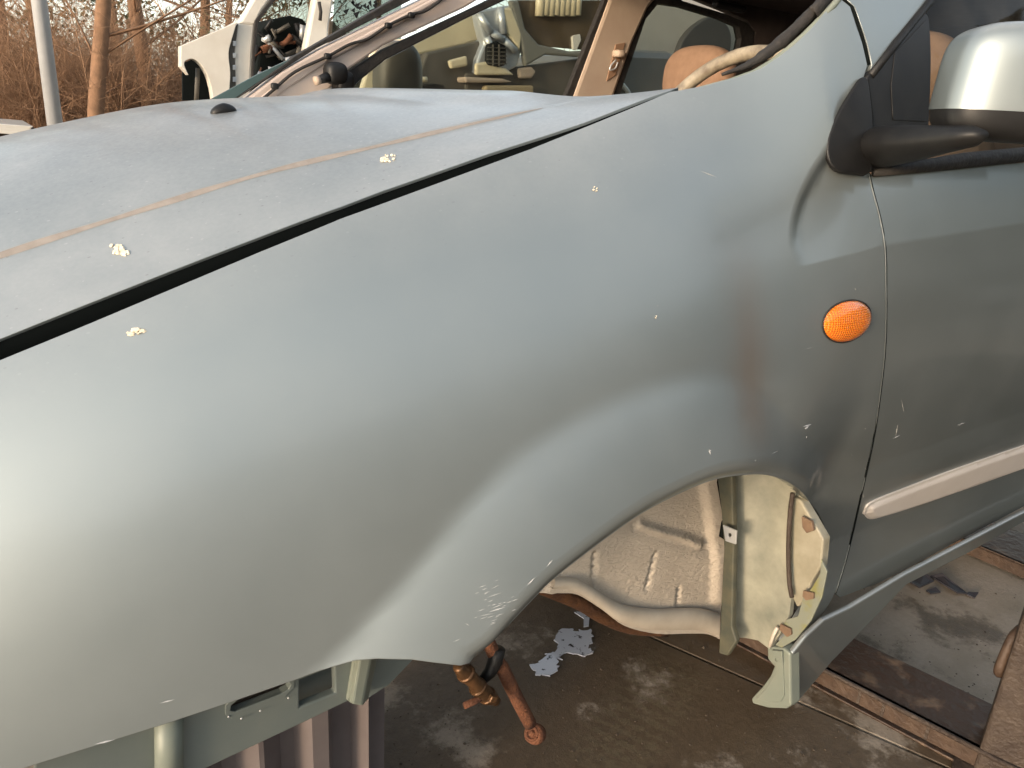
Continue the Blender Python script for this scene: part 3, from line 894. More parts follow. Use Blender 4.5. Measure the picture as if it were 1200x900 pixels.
# ---- sill
XS = castG(928, 766)[0]
sill_px = [(928, 767), (945, 746), (966, 727), (997, 712), (1060, 674), (1125, 640), (1190, 606), (1200, 601), (1200, 612), (1134, 649), (1062, 686), (1010, 740), (975, 776), (931, 828)]
sy = .035
def Plean(px, py, k=.08, z0=.50):
    d = ray(px, py); t = (sy+k*(z0-CAM[2])-CAM[1])/(d[1]+k*d[2]); return CAM+d*t
lp = [Plean(*p) for p in sill_px]
i7 = 7; e1 = lp[i7].copy(); e2 = lp[i7+1].copy()
lp = lp[:i7+1]+[np.array([3., e1[1], e1[2]]), np.array([3., e2[1], e2[2]])]+lp[i7+1:]
kn = math.hypot(1, .08)
sill = slab('side_skirt', [lp], (lp[0], (1, 0, 0), (0, -.08/kn, 1/kn), (0, -1/kn, -.08/kn)), .011, M['paint'], car, .004)
XS = lp[0][0]
cap_px = [(899, 757), (899, 772), (907, 781), (902, 793), (894, 804), (880, 819), (882, 825), (900, 830), (921, 831), (927, 827), (926, 766), (918, 759)]
cap = xslab('skirt_end', cap_px, XS-.004, .03, M['inner_paint'], sill, bevel=.004)
ins = [(909, 770), (917, 772), (919, 815), (915, 822), (900, 823), (886, 819), (898, 806), (908, 790)]
xslab('end_cover', ins, XS-.007, .005, M['inner_paint'], cap, bevel=.001)
xslab('clip_nut', [(904, 762), (916, 763), (917, 778), (906, 777)], XS-.010, .006, M['inner_paint'], cap, holes=[[(910+2.2*math.cos(t), 773+2.2*math.sin(t)) for t in np.linspace(0, 6, 9)]], bevel=.001)

# ---- wheel housing
WY = .30
tl = [(648, 690), (672, 692), (700, 709), (728, 729), (765, 738), (800, 738), (825, 739), (843, 747)]
tr = [(846, 690), (848, 640), (845, 600), (839, 565)]
tb = [tuple(P(*p, Y=WY)[[0, 2]]) for p in spline(tl, 4)]; trr = [tuple(P(*p, Y=WY)[[0, 2]]) for p in tr]
hs_loop = [(.25, tb[0][1]+.06), (.5, tb[0][1]+.03)]+tb+trr+[(trr[-1][0]-.01, .92), (.25, .95)]
rg = [tuple(P(*p, Y=WY)[[0, 2]]) for p in [(752, 616), (775, 624), (800, 630), (822, 639)]]
gr = [[tuple(P(*p, Y=WY)[[0, 2]]) for p in q] for q in ([(697, 650), (695, 690)], [(796, 690), (793, 720)], [(768, 650), (758, 690)])]
edge_arr = np.array(tb)
stp = [tuple(P(*p, Y=WY)[[0, 2]]) for p in [(690, 610), (720, 625), (770, 640), (830, 660)]]


def house(U, V):
    d = distpoly(U, V, rg); y = WY-.012*np.exp(-(d/.008)**2)
    y = y+.010*smooth(0, .05, V-np.interp(U, [q[0] for q in stp], [q[1] for q in stp]))
    for q in gr: y = y+.006*np.exp(-(distpoly(U, V, q)/.005)**2)
    de = distpoly(U, V, tb); y = y-.014*(1-smooth(.016, .03, de))
    dr = distpoly(U, V, trr); y = y-.012*(1-smooth(.02, .045, dr))
    return np.stack([np.asarray(U, float), y, np.asarray(V, float)], -1)


wh = panel('wheel_housing', [resample(hs_loop, .012, True)], house, .009, M['tan'], car, .01)
fe = [P(*p, Y=WY-.0165) for p in spline(tl, 4)]
# pale smooth flange along the bottom, and the peach strip along the rear edge
ev = []; ef = []
pix = spline(tl, 4); up_ = spline([(700, 655), (716, 675), (735, 700), (752, 713), (775, 716), (800, 715), (825, 716), (845, 722)], 4)
upl = spline([(652, 681), (680, 682), (705, 696), (735, 713), (770, 718), (800, 717), (825, 717), (845, 722)], 4)
for p, q in zip(pix, upl):
    a = P(*p, Y=WY-.018); b = P(*q, Y=WY-.018)
    ev += [a+np.array([0, .012, -.001]), a, (a+b)/2+np.array([0, .001, 0]), b+np.array([0, .003, 0]), b+np.array([0, .014, .001])]
for i in range(len(pix)-1):
    for k in range(4): ef.append((5*i+k, 5*i+5+k, 5*i+6+k, 5*i+k+1))
link('bottom_flange', mesh('bottom_flange', ev, ef), M['tan_edge'], wh)
tube('subframe_rail', [P(*p, Y=.34) for p in spline([(600, 672), (648, 692), (680, 706), (705, 721), (738, 734), (780, 738)], 4)], .016, M['rust_seam'], car, 10)
# rear wall of the arch
WX = 1.06
rp = [(856, 540), (932, 545), (930, 600), (926, 640), (925, 690), (922, 722), (910, 745), (897, 762), (884, 752), (868, 749), (857, 748)]
yz = [P(*p, X=WX) for p in rp]
lpw = [(-q[1], q[2]) for q in yz]
def rearwall(U, V):
    a = (-np.asarray(U)-.09)/.19
    x = WX+.012*np.cos(np.clip(a, 0, 1)*2*math.pi)-.03*smooth(.40, .30, V)*0+.008*np.sin(V*14)
    return np.stack([x, -np.asarray(U, float), np.asarray(V, float)], -1)
rw = panel('rear_housing_panel', [resample(lpw, .012, True)], rearwall, .01, M['cream'], car, .012)
xslab('seam_flange', [(840, 558), (858, 556), (860, 640), (858, 735), (863, 752), (852, 769), (842, 766), (845, 700), (848, 640), (845, 600)], WX-.045, .012, M['seam'], car, bevel=.003)
tabx = WX-.062
xslab('bracket_tab', [(847, 615), (863, 622), (862, 638), (850, 634)], tabx, .003, M['silver_metal'], rw, holes=[[(855+2.2*math.cos(t), 627+2.4*math.sin(t)) for t in np.linspace(0, 5.6, 8)]], bevel=.0006)
tube('closing_seam', [P(*p, X=WX-.005) for p in spline([(929, 578), (926, 600), (924, 640), (925, 680), (928, 700)], 4)], .004, M['rust_post'], rw, 8)
cp = xslab('closing_panel', [(928, 582), (938, 586), (950, 606), (965, 632), (962, 664), (950, 684), (944, 704), (934, 712), (928, 700), (926, 640)], WX+.01, .02, M['closing'], car, bevel=.003)
xslab('clip_nut', [(939, 605), (951, 611), (953, 622), (945, 625), (940, 618)], WX+.0, .006, M['clip'], cp, bevel=.001)
fx = WX+.0
tabp = xslab('wing_bracket', [(962, 655), (961, 672), (952, 688), (941, 700), (935, 722), (922, 726), (914, 737), (921, 742), (908, 756), (916, 759), (932, 750), (950, 728), (963, 700), (969, 670)], fx, .004, M['cream_dirty'], car, bevel=.001)
for q in ([(941, 692), (953, 695), (953, 702), (944, 704), (940, 699)], [(914, 731), (926, 737), (927, 744), (922, 747), (913, 738)]):
    xslab('clip_nut', q, fx-.006, .005, M['clip'], tabp, bevel=.001)
tube('clip_rod', [P(*p, X=fx-.004) for p in [(911, 735), (906, 745), (902, 757)]], .0035, M['tan_edge'], tabp, 8)
# floor behind the arch, dark
box('floor_pan', (2.15, CY, .33), (1.9, 1.2, .04), M['black_void'], car)
box('chassis_leg', (.4, .55, .50), (1.0, .10, .12), M['black_void'], car)

# ---- front bracket where the bumper was
BY = .085
st_l = [(276, 834), (330, 813), (338, 808), (341, 803), (338, 799), (330, 800), (278, 821), (271, 827), (270, 833)]
rec_ = [(351, 797), (392, 781), (393, 812), (351, 829)]
pl_px = [(192, 830), (420, 745), (420, 770), (408, 822), (337, 856), (241, 901), (196, 922)]
brk = yslab('bumper_bracket', pl_px, BY, .012, M['bracket'], car, holes=[st_l, rec_], bevel=.002)
yslab('slot_rim', [(264+0, 838), (272, 843), (334, 817), (345, 806), (345, 796), (336, 794), (274, 816), (264, 828)], BY-.002, .003, M['bracket'], brk, holes=[st_l], bevel=.0008)
yslab('window_back', [(345, 780), (400, 770), (400, 800), (345, 826)], BY+.035, .003, M['bracket'], brk)
yslab('slot_back', [(255, 800), (350, 780), (350, 830), (255, 850)], BY+.03, .003, mat('brown_backing', (.20, .16, .135), .7, 0, (.15, .12, .1), 20), brk)
for q in ((288, 812), (322, 800), (268, 840), (305, 833), (283, 842), (338, 818)): 
    c = P(*q, Y=BY-.003); v, f = superell(c, (.0013, .001, .0013), 1, 1, 8, 6); link('rivet', mesh('rivet', v, f), M['silver_metal'], brk)
tube('bracket_fold', [P(198, 835, Y=BY), P(198, 925, Y=BY)], .014, M['inner_paint'], brk, 16)
yslab('bracket_wing', [(40, 890), (192, 830), (193, 930), (40, 990)], BY+.012, .01, M['bracket'], brk)
ch = []
for (x0, y0), (x1, y1) in (((416, 765), (407, 822)), ((421, 765), (411, 826)), ((437, 765), (424, 828)), ((443, 765), (431, 820))): pass
cv = [P(417, 760, Y=BY-.002), P(407, 822, Y=BY-.002), P(423, 760, Y=BY-.018), P(412, 826, Y=BY-.018), P(438, 760, Y=BY-.018), P(425, 828, Y=BY-.018), P(445, 760, Y=BY+.004), P(431, 821, Y=BY+.004)]
cbk = [p+np.array([0, .012, 0]) for p in cv]
cf = [(0, 1, 3, 2), (2, 3, 5, 4), (4, 5, 7, 6)]; cf += [tuple(i+8 for i in q[::-1]) for q in cf]+[(1, 9, 11, 3), (3, 11, 13, 5), (5, 13, 15, 7)]
co = link('bracket_channel', mesh('bracket_channel', cv+cbk, cf, False), M['inner_paint'], brk)
md = co.modifiers.new('bevel', 'BEVEL'); md.width = .003; md.segments = 2; md.limit_method = 'ANGLE'
yslab('bracket_end', [(440, 755), (500, 755), (483, 775), (456, 803), (430, 820)], BY+.02, .006, M['bracket'], brk)

# ---- steering parts hanging in the arch
ty_ = .24
rod = [P(*p, Y=ty_) for p in [(560, 720), (578, 765), (588, 782), (604, 815), (621, 848)]]
trd = tube('tie_rod', spline(rod, 4), [.011]*8+[.012]*9, M['rust'], car, 14)
c = P(627, 860, Y=ty_-.004)
th = np.linspace(0, 2*math.pi, 25)
dirn = (c-CAM)/np.linalg.norm(c-CAM); e1_ = np.cross(dirn, (0, 0, 1)); e1_ /= np.linalg.norm(e1_); e2_ = np.cross(dirn, e1_)
axn = dirn+.5*e1_; axn /= np.linalg.norm(axn); q1 = np.cross(axn, (0, 0, 1)); q1 /= np.linalg.norm(q1); q2 = np.cross(axn, q1)
tube('rod_end', [c-axn*.012, c-axn*.011, c-axn*.002, c+axn*.010, c+axn*.012], [.012, .0165, .0185, .0175, .012], M['rust'], trd, 28)
tube('rod_ring', [c-axn*.012+.0105*(math.cos(t)*q1+math.sin(t)*q2) for t in th], .0026, M['rust'], trd, 8)
link('rod_stud', mesh('rod_stud', *superell(c-axn*.011, (.006, .006, .006), 1, 1, 16, 10)), M['rust'], trd)
# clamp and ball joint beside it
bj = [P(*p, Y=ty_-.02) for p in [(537, 780), (541, 785), (555, 798), (567, 812), (576, 818), (582, 822)]]
bj = spline(bj, 3)
bo = tube('ball_joint', bj, [.009, .010, .010, .0115, .0125, .0125, .0115, .0135, .014, .014, .013, .0135, .012, .009, .009, .008][:len(bj)], M['brass'], car, 18)
for t in ((546, 789), (560, 805), (571, 815)):
    c0 = P(*t, Y=ty_-.02); dd = (bj[-1]-bj[0])/np.linalg.norm(bj[-1]-bj[0]); tube('clamp_band', [c0-dd*.003, c0+dd*.003], .0152, M['brass'], bo, 18)
tube('pinch_bolt', [P(*p, Y=ty_-.025) for p in [(566, 816), (556, 822), (544, 827)]], .0055, M['rust'], bo, 8)
box('bolt_nut', P(577, 818, Y=ty_-.035), (.014, .012, .012), M['brass'], bo, ('Y', .5), .002)
tube('rubber_boot', [P(*p, Y=ty_-.005) for p in [(562, 800), (574, 788), (580, 775), (584, 760)]], [.007, .011, .013, .012], M['black_plastic'], car, 14)

# ---- far side and interior
FY = 1.48
fp = yslab('far_windscreen_pillar', [(284, 120), (372, 120), (405, 84), (450, 53), (545, 9), (580, -12), (480, -12), (500, -2), (375, 57), (330, 83)][:6]+[(520, -12), (492, 1), (375, 58), (330, 84)], FY, .05, M['pillar_cream'], car, bevel=.006)
yslab('pillar_rib', [(300, 118), (330, 95), (385, 63), (455, 26), (520, -8), (530, -8), (460, 33), (388, 70), (335, 104), (318, 118)], FY-.008, .008, M['pillar_cream'], fp, bevel=.004)
yslab('pillar_seal', [(366, 125), (403, 88), (450, 58), (545, 14), (592, -9), (612, -9), (548, 21), (452, 70), (420, 96), (396, 125)], FY+.01, .03, M['rubber'], car, bevel=.004)
yslab('screen_seal', [(268, 122), (340, 76), (372, 56), (500, -9), (476, -9), (365, 55), (345, 66), (335, 74)], FY+.0, .03, M['rubber'], car, bevel=.002)
yslab('screen_glass_edge', [(244, 118), (300, 88), (338, 70), (346, 66), (343, 73), (300, 98), (272, 118)], FY+.01, .008, mat('teal_glass_edge', (.07, .11, .11), .2), car, bevel=.001)
tube('pillar_cable', [P(*p, Y=FY-.016) for p in spline([(308, 116), (322, 104), (346, 84), (384, 66), (410, 52), (430, 46), (455, 30), (482, 17), (500, 12), (524, -6)], 4)], .004, M['rubber'], fp, 8)
for q in ((322, 101), (384, 66), (455, 30), (482, 18)): link('cable_clip', mesh('cable_clip', *superell(P(*q, Y=FY-.018), (.010, .008, .008), .6, .6, 12, 8)), M['black_plastic'], fp)
kv = join([superell(P(393, 86, Y=FY-.03), (.030, .03, .028), .7, .7, 24, 14), superell(P(402, 97, Y=FY-.02), (.026, .03, .030), .6, .6, 20, 12), tube_data([P(386, 90, Y=FY-.04), P(373, 94, Y=FY-.05)], [.014, .010], 10)])
kb = link('mirror_adjuster', mesh('mirror_adjuster', *kv), M['black_plastic'], car)
tube('adjuster_knob', [P(374, 94, Y=FY-.05), P(369, 95, Y=FY-.052)], .011, M['trim_beige'], kb, 12)
# far mirror outside the window
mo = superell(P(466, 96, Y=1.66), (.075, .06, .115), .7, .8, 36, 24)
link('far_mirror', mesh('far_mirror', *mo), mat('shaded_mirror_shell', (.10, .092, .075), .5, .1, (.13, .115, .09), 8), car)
# far glass
yslab('far_front_glass', [(395, 125), (420, 96), (452, 70), (548, 21), (612, -9), (716, -9), (664, 125)], FY+.03, .004, M['glass'], car, bevel=0)
yslab('far_pillar_seal', [(658, 125), (712, -9), (722, -9), (676, 125)], FY-.005, .02, M['rubber'], car, bevel=.003)
bp_ = yslab('far_centre_pillar', [(668, 125), (717, -9), (776, -9), (760, 10), (742, 50), (721, 110), (716, 125)], FY-.012, .05, M['trim_beige'], car, bevel=.012)
yslab('belt_slot', [(722, 52), (733, 50), (722, 88), (711, 95)], FY-.016, .006, mat('belt_slot_brown', (.25, .15, .09), .7), bp_, bevel=.001)
link('belt_anchor', mesh('belt_anchor', *superell(P(725, 63, Y=FY-.025), (.018, .02, .012), .6, .6, 16, 10)), M['trim_beige'], bp_)
tube('belt_buckle', [P(*p, Y=FY-.026) for p in spline([(722, 70), (716, 77), (715, 82), (721, 80), (724, 73)], 4)], .003, M['silver_metal'], bp_, 6)
yslab('rear_window_frame', [(735, -9), (790, -9), (800, 1), (850, 16), (876, 27), (884, 38), (880, 80), (870, 112), (716, 125)], FY+.0, .03, M['rubber'], car, holes=[[(724, 118), (757, 22), (772, 4), (800, 8), (846, 22), (866, 31), (869, 45), (862, 80), (855, 112)]], bevel=.004)
yslab('far_rear_glass', [(722, 120), (755, 20), (772, 0), (800, 6), (868, 30), (872, 45), (858, 114)], FY+.02, .004, M['glass'], car, bevel=0)
yslab('rear_quarter_trim', [(870, 125), (880, 80), (886, 38), (876, 24), (850, 12), (790, -12), (790, -200), (1100, -200), (1100, 125)], FY+.002, .03, M['headliner'], car, bevel=0)
roof = box('roof', (2.35, CY, 1.60), (1.9, 1.36, .03), M['paint'], car, bevel=.01)
box('headlining', (2.35, CY, 1.572), (1.88, 1.32, .02), M['headliner'], roof, bevel=.008)
box('grab_handle', P(855, 8, Y=FY-.05), (.16, .03, .025), M['black_plastic'], roof, bevel=.01)
box('tailgate_trim', (3.3, CY, 1.0), (.04, 1.4, 1.2), M['headliner'], car, bevel=.01)
box('centre_pillar', (1.98, .17, 1.2), (.16, .07, .95), M['trim_beige'], car, ('Y', .12), .02)
# seats
def seat(cx, cyy, zc, name='front_seat'):
    sb = link(name, mesh(name, *superell((cx+.03, cyy, zc-.43), (.09, .25, .33), .4, .5, 32, 20)), M['seat'], car)
    link('headrest', mesh('headrest', *superell((cx, cyy, zc), (.055, .135, .095), .75, .75, 36, 24)), M['seat'], sb)
    for s in (-.06, .06): tube('headrest_post', [(cx, cyy+s, zc-.16), (cx, cyy+s, zc-.05)], .006, M['silver_metal'], sb, 8)
    return sb
hc = P(818, 92, Y=1.20)
print('headrest', hc)
seat(hc[0], 1.20, hc[2]); seat(hc[0]-.05, .50, hc[2])
sc_ = np.array([1.28, .53, 1.115]); tl_ = R(30)
ring = [sc_+np.array([-.19*math.sin(tl_)*math.sin(t)*-1, .19*math.cos(t), .19*math.cos(tl_)*math.sin(t)]) for t in np.linspace(0, 2*math.pi, 49)]
swl = tube('steering_wheel', ring, .0145, M['wheel_rim'], car, 14)
tube('steering_column', [sc_, sc_+np.array([-.35, 0, -.22])], .03, M['black_plastic'], swl, 12)
tube('wheel_spoke', [sc_+np.array([0, -.17, 0]), sc_, sc_+np.array([0, .17, 0])], [.012, .04, .012], M['black_plastic'], swl, 10)
box('dashboard', (1.12, CY, .98), (.32, 1.25, .16), M['dark_trim'], car, bevel=.03)

# ---- scuffs and chips on the paint: thin scratches, joined
def scratch(name, items, emb, parent):
    v = []; f = []
    for (x0, y0, x1, y1, w) in items:
        a = np.array(emb(x0, y0)); b = np.array(emb(x1, y1)); d = b-a; n_ = np.linalg.norm(d)
        m_ = np.cross(d, a-CAM); m_ = m_/(np.linalg.norm(m_)+1e-9)*w*.55
        s = len(v); v += [a, (a+b)/2-m_, b, (a+b)/2+m_]; f.append((s, s+1, s+2, s+3))
    return link(name, mesh(name, v, f, False), mat('bare_scratch', (.40, .40, .39), .6), parent, 'stuff')
def eG(x, y): q = castG(x, y); return (q[0], float(G(*q))-.0006, q[1])
it = [(1056, 468, 1059, 484, .0006), (1049, 512, 1052, 497, .0008), (1046, 514, 1054, 510, .001), (1122, 498, 1131, 495, .0012), (1121, 497, 1126, 499, .0008), (940, 500, 951, 497, .0022), (942, 503, 948, 499, .002), (903, 532, 912, 528, .0006), (829, 529, 834, 527, .0016), (831, 526, 832, 533, .001), (617, 686, 627, 676, .0012), (640, 664, 648, 655, .0012), (1013, 548, 1015, 550, .0008), (1011, 578, 1011.5, 584, .0006), (186, 824, 205, 819, .0012), (572, 717, 592, 711, .0014), (575, 713, 590, 707, .0007), (560, 722, 580, 718, .0006), (570, 700, 588, 694, .0006), (545, 730, 550, 733, .0010), (575, 690, 585, 685, .0005), (530, 752, 540, 748, .0005), (110, 872, 135, 866, .0016), (940, 410, 955, 406, .0003), (820, 200, 840, 208, .0008)]
for _ in range(26):
    x = rnd.uniform(555, 600); y = rnd.uniform(680, 735); L = rnd.uniform(3, 10); it.append((x, y, x+L, y-L*.35, .0003+.0004*rnd.random()))
for _ in range(6):
    x = rnd.uniform(750, 1030); y = rnd.uniform(300, 540); L = rnd.uniform(1, 4); it.append((x, y, x+L*rnd.uniform(-1, 1), y+L, .0003+.0003*rnd.random()))
scratch('paint_scratches', it, eG, wing)

# ------------------------------------------------------------------ dried flakes lying on the paint
def flake(cx, cy, pieces, fn, label, w, hh):
    r_ = random.Random(cx); q0 = fn(cx, cy); base = Vector(q0[0])
    v = []; f = []
    for k in range(pieces):
        px, py = cx+r_.uniform(-w, w)*r_.random()**.3, cy+r_.uniform(-hh, hh)
        p, n_ = fn(px, py); p = np.array(p); n_ = np.array(n_); t1 = np.cross(n_, (0, 0, 1.) if abs(n_[2]) < .8 else (1., 0, 0)); t1 /= np.linalg.norm(t1); t2 = np.cross(n_, t1)
        rr = r_.uniform(.0012, .0034)*(w/12); m_ = 7; s = len(v); th0 = r_.random()*6
        for lay, sc2 in ((0, 1.), (.0009+.0008*r_.random(), .75)):
            for j in range(m_):
                a_ = th0+2*math.pi*j/m_; q = rr*sc2*(.65+.6*r_.random())
                v.append(p+n_*lay+t1*q*1.5*math.cos(a_)+t2*q*math.sin(a_))
        f += [(s+j, s+(j+1) % m_, s+m_+(j+1) % m_, s+m_+j) for j in range(m_)]+[tuple(range(s+m_, s+2*m_))]
    o = link('dried_flake', mesh('dried_flake', [np.array(x)-np.array(base) for x in v], f, False), M['flake']); o.location = base
    tag(o, label, 'debris', 'pale dried flakes on the paint')
def onH(x, y):
    q = castH(x, y, h); e = .002; X, Y = q
    n_ = np.array([-(float(h(X+e, Y))-float(h(X-e, Y)))/(2*e), -(float(h(X, Y+e))-float(h(X, Y-e)))/(2*e), 1.]); n_ /= np.linalg.norm(n_)
    return (X, Y, float(h(X, Y))+.0004), n_
def onG(x, y):
    X, Z = castG(x, y); e = .002
    n_ = np.array([(float(G(X+e, Z))-float(G(X-e, Z)))/(2*e), -1., (float(G(X, Z+e))-float(G(X, Z-e)))/(2*e)]); n_ /= np.linalg.norm(n_)
    return (X, float(G(X, Z))-.0004, Z), n_
flake(453, 186, 16, onH, 'cream flake cluster on the bonnet between crease and gap, nearest the windscreen', 11, 4)
flake(140, 294, 18, onH, 'cream flake cluster on the bonnet just above the wide end of the gap', 12, 6)
flake(158, 388, 9, onG, 'cream flake cluster on the wing just below the black gap', 11, 3.5)
flake(697, 221, 4, onG, 'small cream flake high on the wing below the narrow end of the gap', 5, 3)
flake(767, 372, 2, onG, 'tiny cream flake in the middle of the wing left of the amber repeater', 3, 2)

# ------------------------------------------------------------------ things on the ground
bz_ = .055
b1 = P(967, 785, Z=bz_); b2 = P(1145, 877, Z=bz_); t1 = P(1040, 755, Z=bz_); t2 = P(1160, 817, Z=bz_)
dr_ = (b2-b1)/np.linalg.norm(b2-b1); pr = np.array([-dr_[1], dr_[0], 0]);
if pr[0] < 0: pr = -pr
wd = (t2-b2)@pr
print('beam', b1, b2, t1, t2, dr_, wd)
cb = thing('rusty_beam', tuple(b1), 'dark wet rusty steel beam lying on the concrete beside the side skirt', 'beam')
A_ = b1-dr_*1.0; B_ = b2+dr_*.10
lpb = [A_, B_, B_+pr*.16, A_+pr*.16]
slab('beam_flange', [lpb], ZP(bz_), .008, M['rust_dark'], cb, bevel=.003)
slab('beam_foot', [[q-np.array([0, 0, bz_-.006]) for q in lpb]], ZP(.006), .006, M['rust_dark'], cb, bevel=.002)
wb = [A_-pr*.0, B_]
slab('beam_web', [[A_+pr*.004, B_+pr*.004, B_+pr*.004-np.array([0, 0, bz_-.012]), A_+pr*.004-np.array([0, 0, bz_-.012])]], (A_+pr*.004, dr_, (0, 0, 1), -pr), .01, M['rust_web'], cb, bevel=.001)
for t in (.12, .2, .34, .5):
    q = A_+dr_*(1.0+t*.6); slab('web_stiffener', [[q+pr*.002, q+pr*.002+dr_*.006, q+pr*.002+dr_*.006-np.array([0, 0, bz_-.014]), q+pr*.002-np.array([0, 0, bz_-.014])]], (q+pr*.002, dr_, (0, 0, 1), -pr), .004, M['rust_post'], cb, bevel=0)
tube('beam_edge_bead', [A_+np.array([0, 0, -.002]), B_+np.array([0, 0, -.002])], .005, M['rust_post'], cb, 8)
pc = P(1150, 905, Z=0.02)
print('post', pc)
pb = thing('rusty_post', (pc[0]+.05, pc[1], 0), 'upright brown rusty steel rack post standing at the lower right corner', 'post')
box('post_tube', (pc[0]+.062, pc[1]-.01, .45), (.085, .085, .9), M['rust_post'], pb, ('Z', R(18)), .006)
box('base_plate', (pc[0]+.062, pc[1]-.01, .006), (.15, .15, .012), M['rust_post'], pb, ('Z', R(18)), .003)
hk = P(1178, 770, Y=pc[1]+.03)
link('hook_bracket', mesh('hook_bracket', *tube_data(spline([hk+np.array([.03, 0, .05]), hk+np.array([.005, 0, .04]), hk+np.array([-.006, 0, .01]), hk+np.array([-.012, 0, -.02]), hk+np.array([-.004, 0, -.035])], 4), .009, 8)), M['rust_web'], pb)
fb = thing('rusty_beam', tuple(P(1150, 655, Z=0)), 'short rusty beam crossing the concrete far behind the door sill', 'beam')
q0, q1_ = P(1120, 628, Z=.05), P(1215, 668, Z=.05); dd = (q1_-q0)/np.linalg.norm(q1_-q0); pp = np.array([-dd[1], dd[0], 0]); pp = pp if pp[0] > 0 else -pp
slab('beam_flange', [[q0-dd*.5, q1_+dd*.4, q1_+dd*.4+pp*.2, q0-dd*.5+pp*.2]], ZP(.05), .01, M['rust_dark'], fb, bevel=.003)
slab('beam_web', [[q0-dd*.5, q1_+dd*.4, q1_+dd*.4-np.array([0, 0, .039]), q0-dd*.5-np.array([0, 0, .039])]], (q0, dd, (0, 0, 1), -pp), .01, M['rust_web'], fb, bevel=0)
# shards
def shard(pix, label, lift=.012):
    pts = [P(*p, Z=.001) for p in pix]; c = sum(pts)/len(pts)
    v = []; n_ = len(pts)
    for i, p in enumerate(pts): v.append(p-c+np.array([0, 0, lift*(i % 2)]))
    v += [p+np.array([0, 0, .004]) for p in v]
    f = [tuple(range(n_))[::-1], tuple(range(n_, 2*n_))]+[(i, (i+1) % n_, n_+(i+1) % n_, n_+i) for i in range(n_)]
    o = link('plastic_shard', mesh('plastic_shard', v, f, False), M['shard']); o.location = c
    tag(o, label, 'debris', 'broken plastic on the concrete')
shard([(1090, 676), (1102, 677), (1134, 697), (1120, 700)], 'long grey plastic shard on the concrete behind the side skirt')
shard([(1064, 682), (1082, 675), (1094, 682), (1076, 694)], 'broad dark plastic shard lying left of the long grey one')
shard([(1085, 693), (1096, 691), (1102, 695), (1090, 698)], 'small oval black shard in front of the long grey one', .004)
shard([(1134, 695), (1146, 697), (1142, 702), (1132, 699)], 'small dark chip at the right tip of the long grey shard', .004)

# ribbed plastic trough under the front
tr_ = thing('plastic_trough', tuple(P(400, 960, Y=.30)*np.array([1, 1, 0])), 'mauve grey ribbed plastic trough standing below the bumper bracket', 'trough')
ry = .22
xs = [P(p, 860, Y=ry)[0] for p in (190, 230, 262, 280, 302, 308, 335, 352, 366, 385, 398, 420, 432, 437, 462, 466)]
dp = [0, 0, .03, .03, 0, 0, .03, .03, 0, 0, .03, .03, 0, .035, .035, .05]
pv = []; zt_, zb_ = .60, .0
for x, d in zip(xs, dp): pv += [(x, ry+d, zb_), (x, ry+d-.0, zt_)]
n_ = len(xs); pv += [(x, y+.006, z) for x, y, z in pv]
pf = []
for i in range(n_-1): pf += [(2*i, 2*i+2, 2*i+3, 2*i+1), tuple(2*n_+k for k in (2*i+1, 2*i+3, 2*i+2, 2*i))]
link('ribbed_wall', mesh('ribbed_wall', pv, pf, False), M['ribbed'], tr_)
slab('end_wall', [[(xs[-1], ry+.05, 0), (xs[-1], ry+.3, 0), (xs[-1], ry+.3, zt_), (xs[-1], ry+.05, zt_)]], ((xs[-1], 0, 0), (0, 1, 0), (0, 0, 1), (1, 0, 0)), .006, M['ribbed'], tr_, .001)
slab('trough_floor', [[(xs[0], ry+.05, .02), (xs[-1], ry+.05, .02), (xs[-1], ry+.3, .02), (xs[0], ry+.3, .02)]], ZP(.02), .006, M['ribbed'], tr_, 0)

# ------------------------------------------------------------------ background
# lamp pole
pb_ = P(65, 150, Y=8.); pt_ = P(40, -20, Y=8.)
pv = thing('lamp_pole', (pb_[0], 8., 0), 'pale grey steel pole rising in front of the bare trees', 'pole')
tube('pole_shaft', [(pb_[0], 8., 0), (pb_[0], 8., 7)], [.068, .05], M['pole'], pv, 8)
tube('pole_base', [(pb_[0], 8., 0), (pb_[0], 8., .3)], [.16, .13], M['pole'], pv, 8)
# white sheet
ws = thing('white_panel_stack', tuple(P(10, 160, Y=5.)*np.array([1, 1, 0])), 'stack of white panels just over the bonnet at the left edge', 'panels')
for k in range(3):
    a = P(-160, 133+4*k, Y=5.); b = P(39-k*1.5, 148+3.4*k, Y=5.)
    slab('white_panel', [[a, b, b+np.array([-.02, 0, -.02]), a+np.array([0, 0, -.02])]], YP(5.), 1.0, M['white_paint'], ws, .004)
q = P(-60, 165, Y=5.4); box('trestle', (q[0], 5.5, .45), (.9, .6, .9), M['rust_dark'], ws)

# white stacked wreck
WYc = 6.2
wc = thing('white_wreck', tuple(P(300, 118, Y=WYc+.8)*np.array([1, 1, 1])), 'white wrecked car raised on a rack with its front door missing', 'car')
def ws_(name, pix, th, m, parent=wc, y=WYc, bevel=.02): return yslab(name, pix, y, th, m, parent, bevel=bevel)
fnd = spline([(212, 54), (240, 42), (262, 33), (278, 25)], 5)+spline([(272, 45), (268, 62), (270, 85), (269, 105)], 4)+[(269, 118), (250, 118)]+spline([(248, 104), (243, 88), (235, 75), (226, 69), (218, 71), (216, 76), (221, 88)], 4)+[(212, 78)]
ws_('white_wing', fnd, .10, M['white_paint'])
yslab('arch_liner', [(214, 74), (250, 60), (256, 118), (214, 118)], WYc+.25, .03, M['black_void'], wc)
tube('strut', [P(232, 80, Y=WYc+.12), P(230, 118, Y=WYc+.12)], .018, M['dark_trim'], wc, 8)
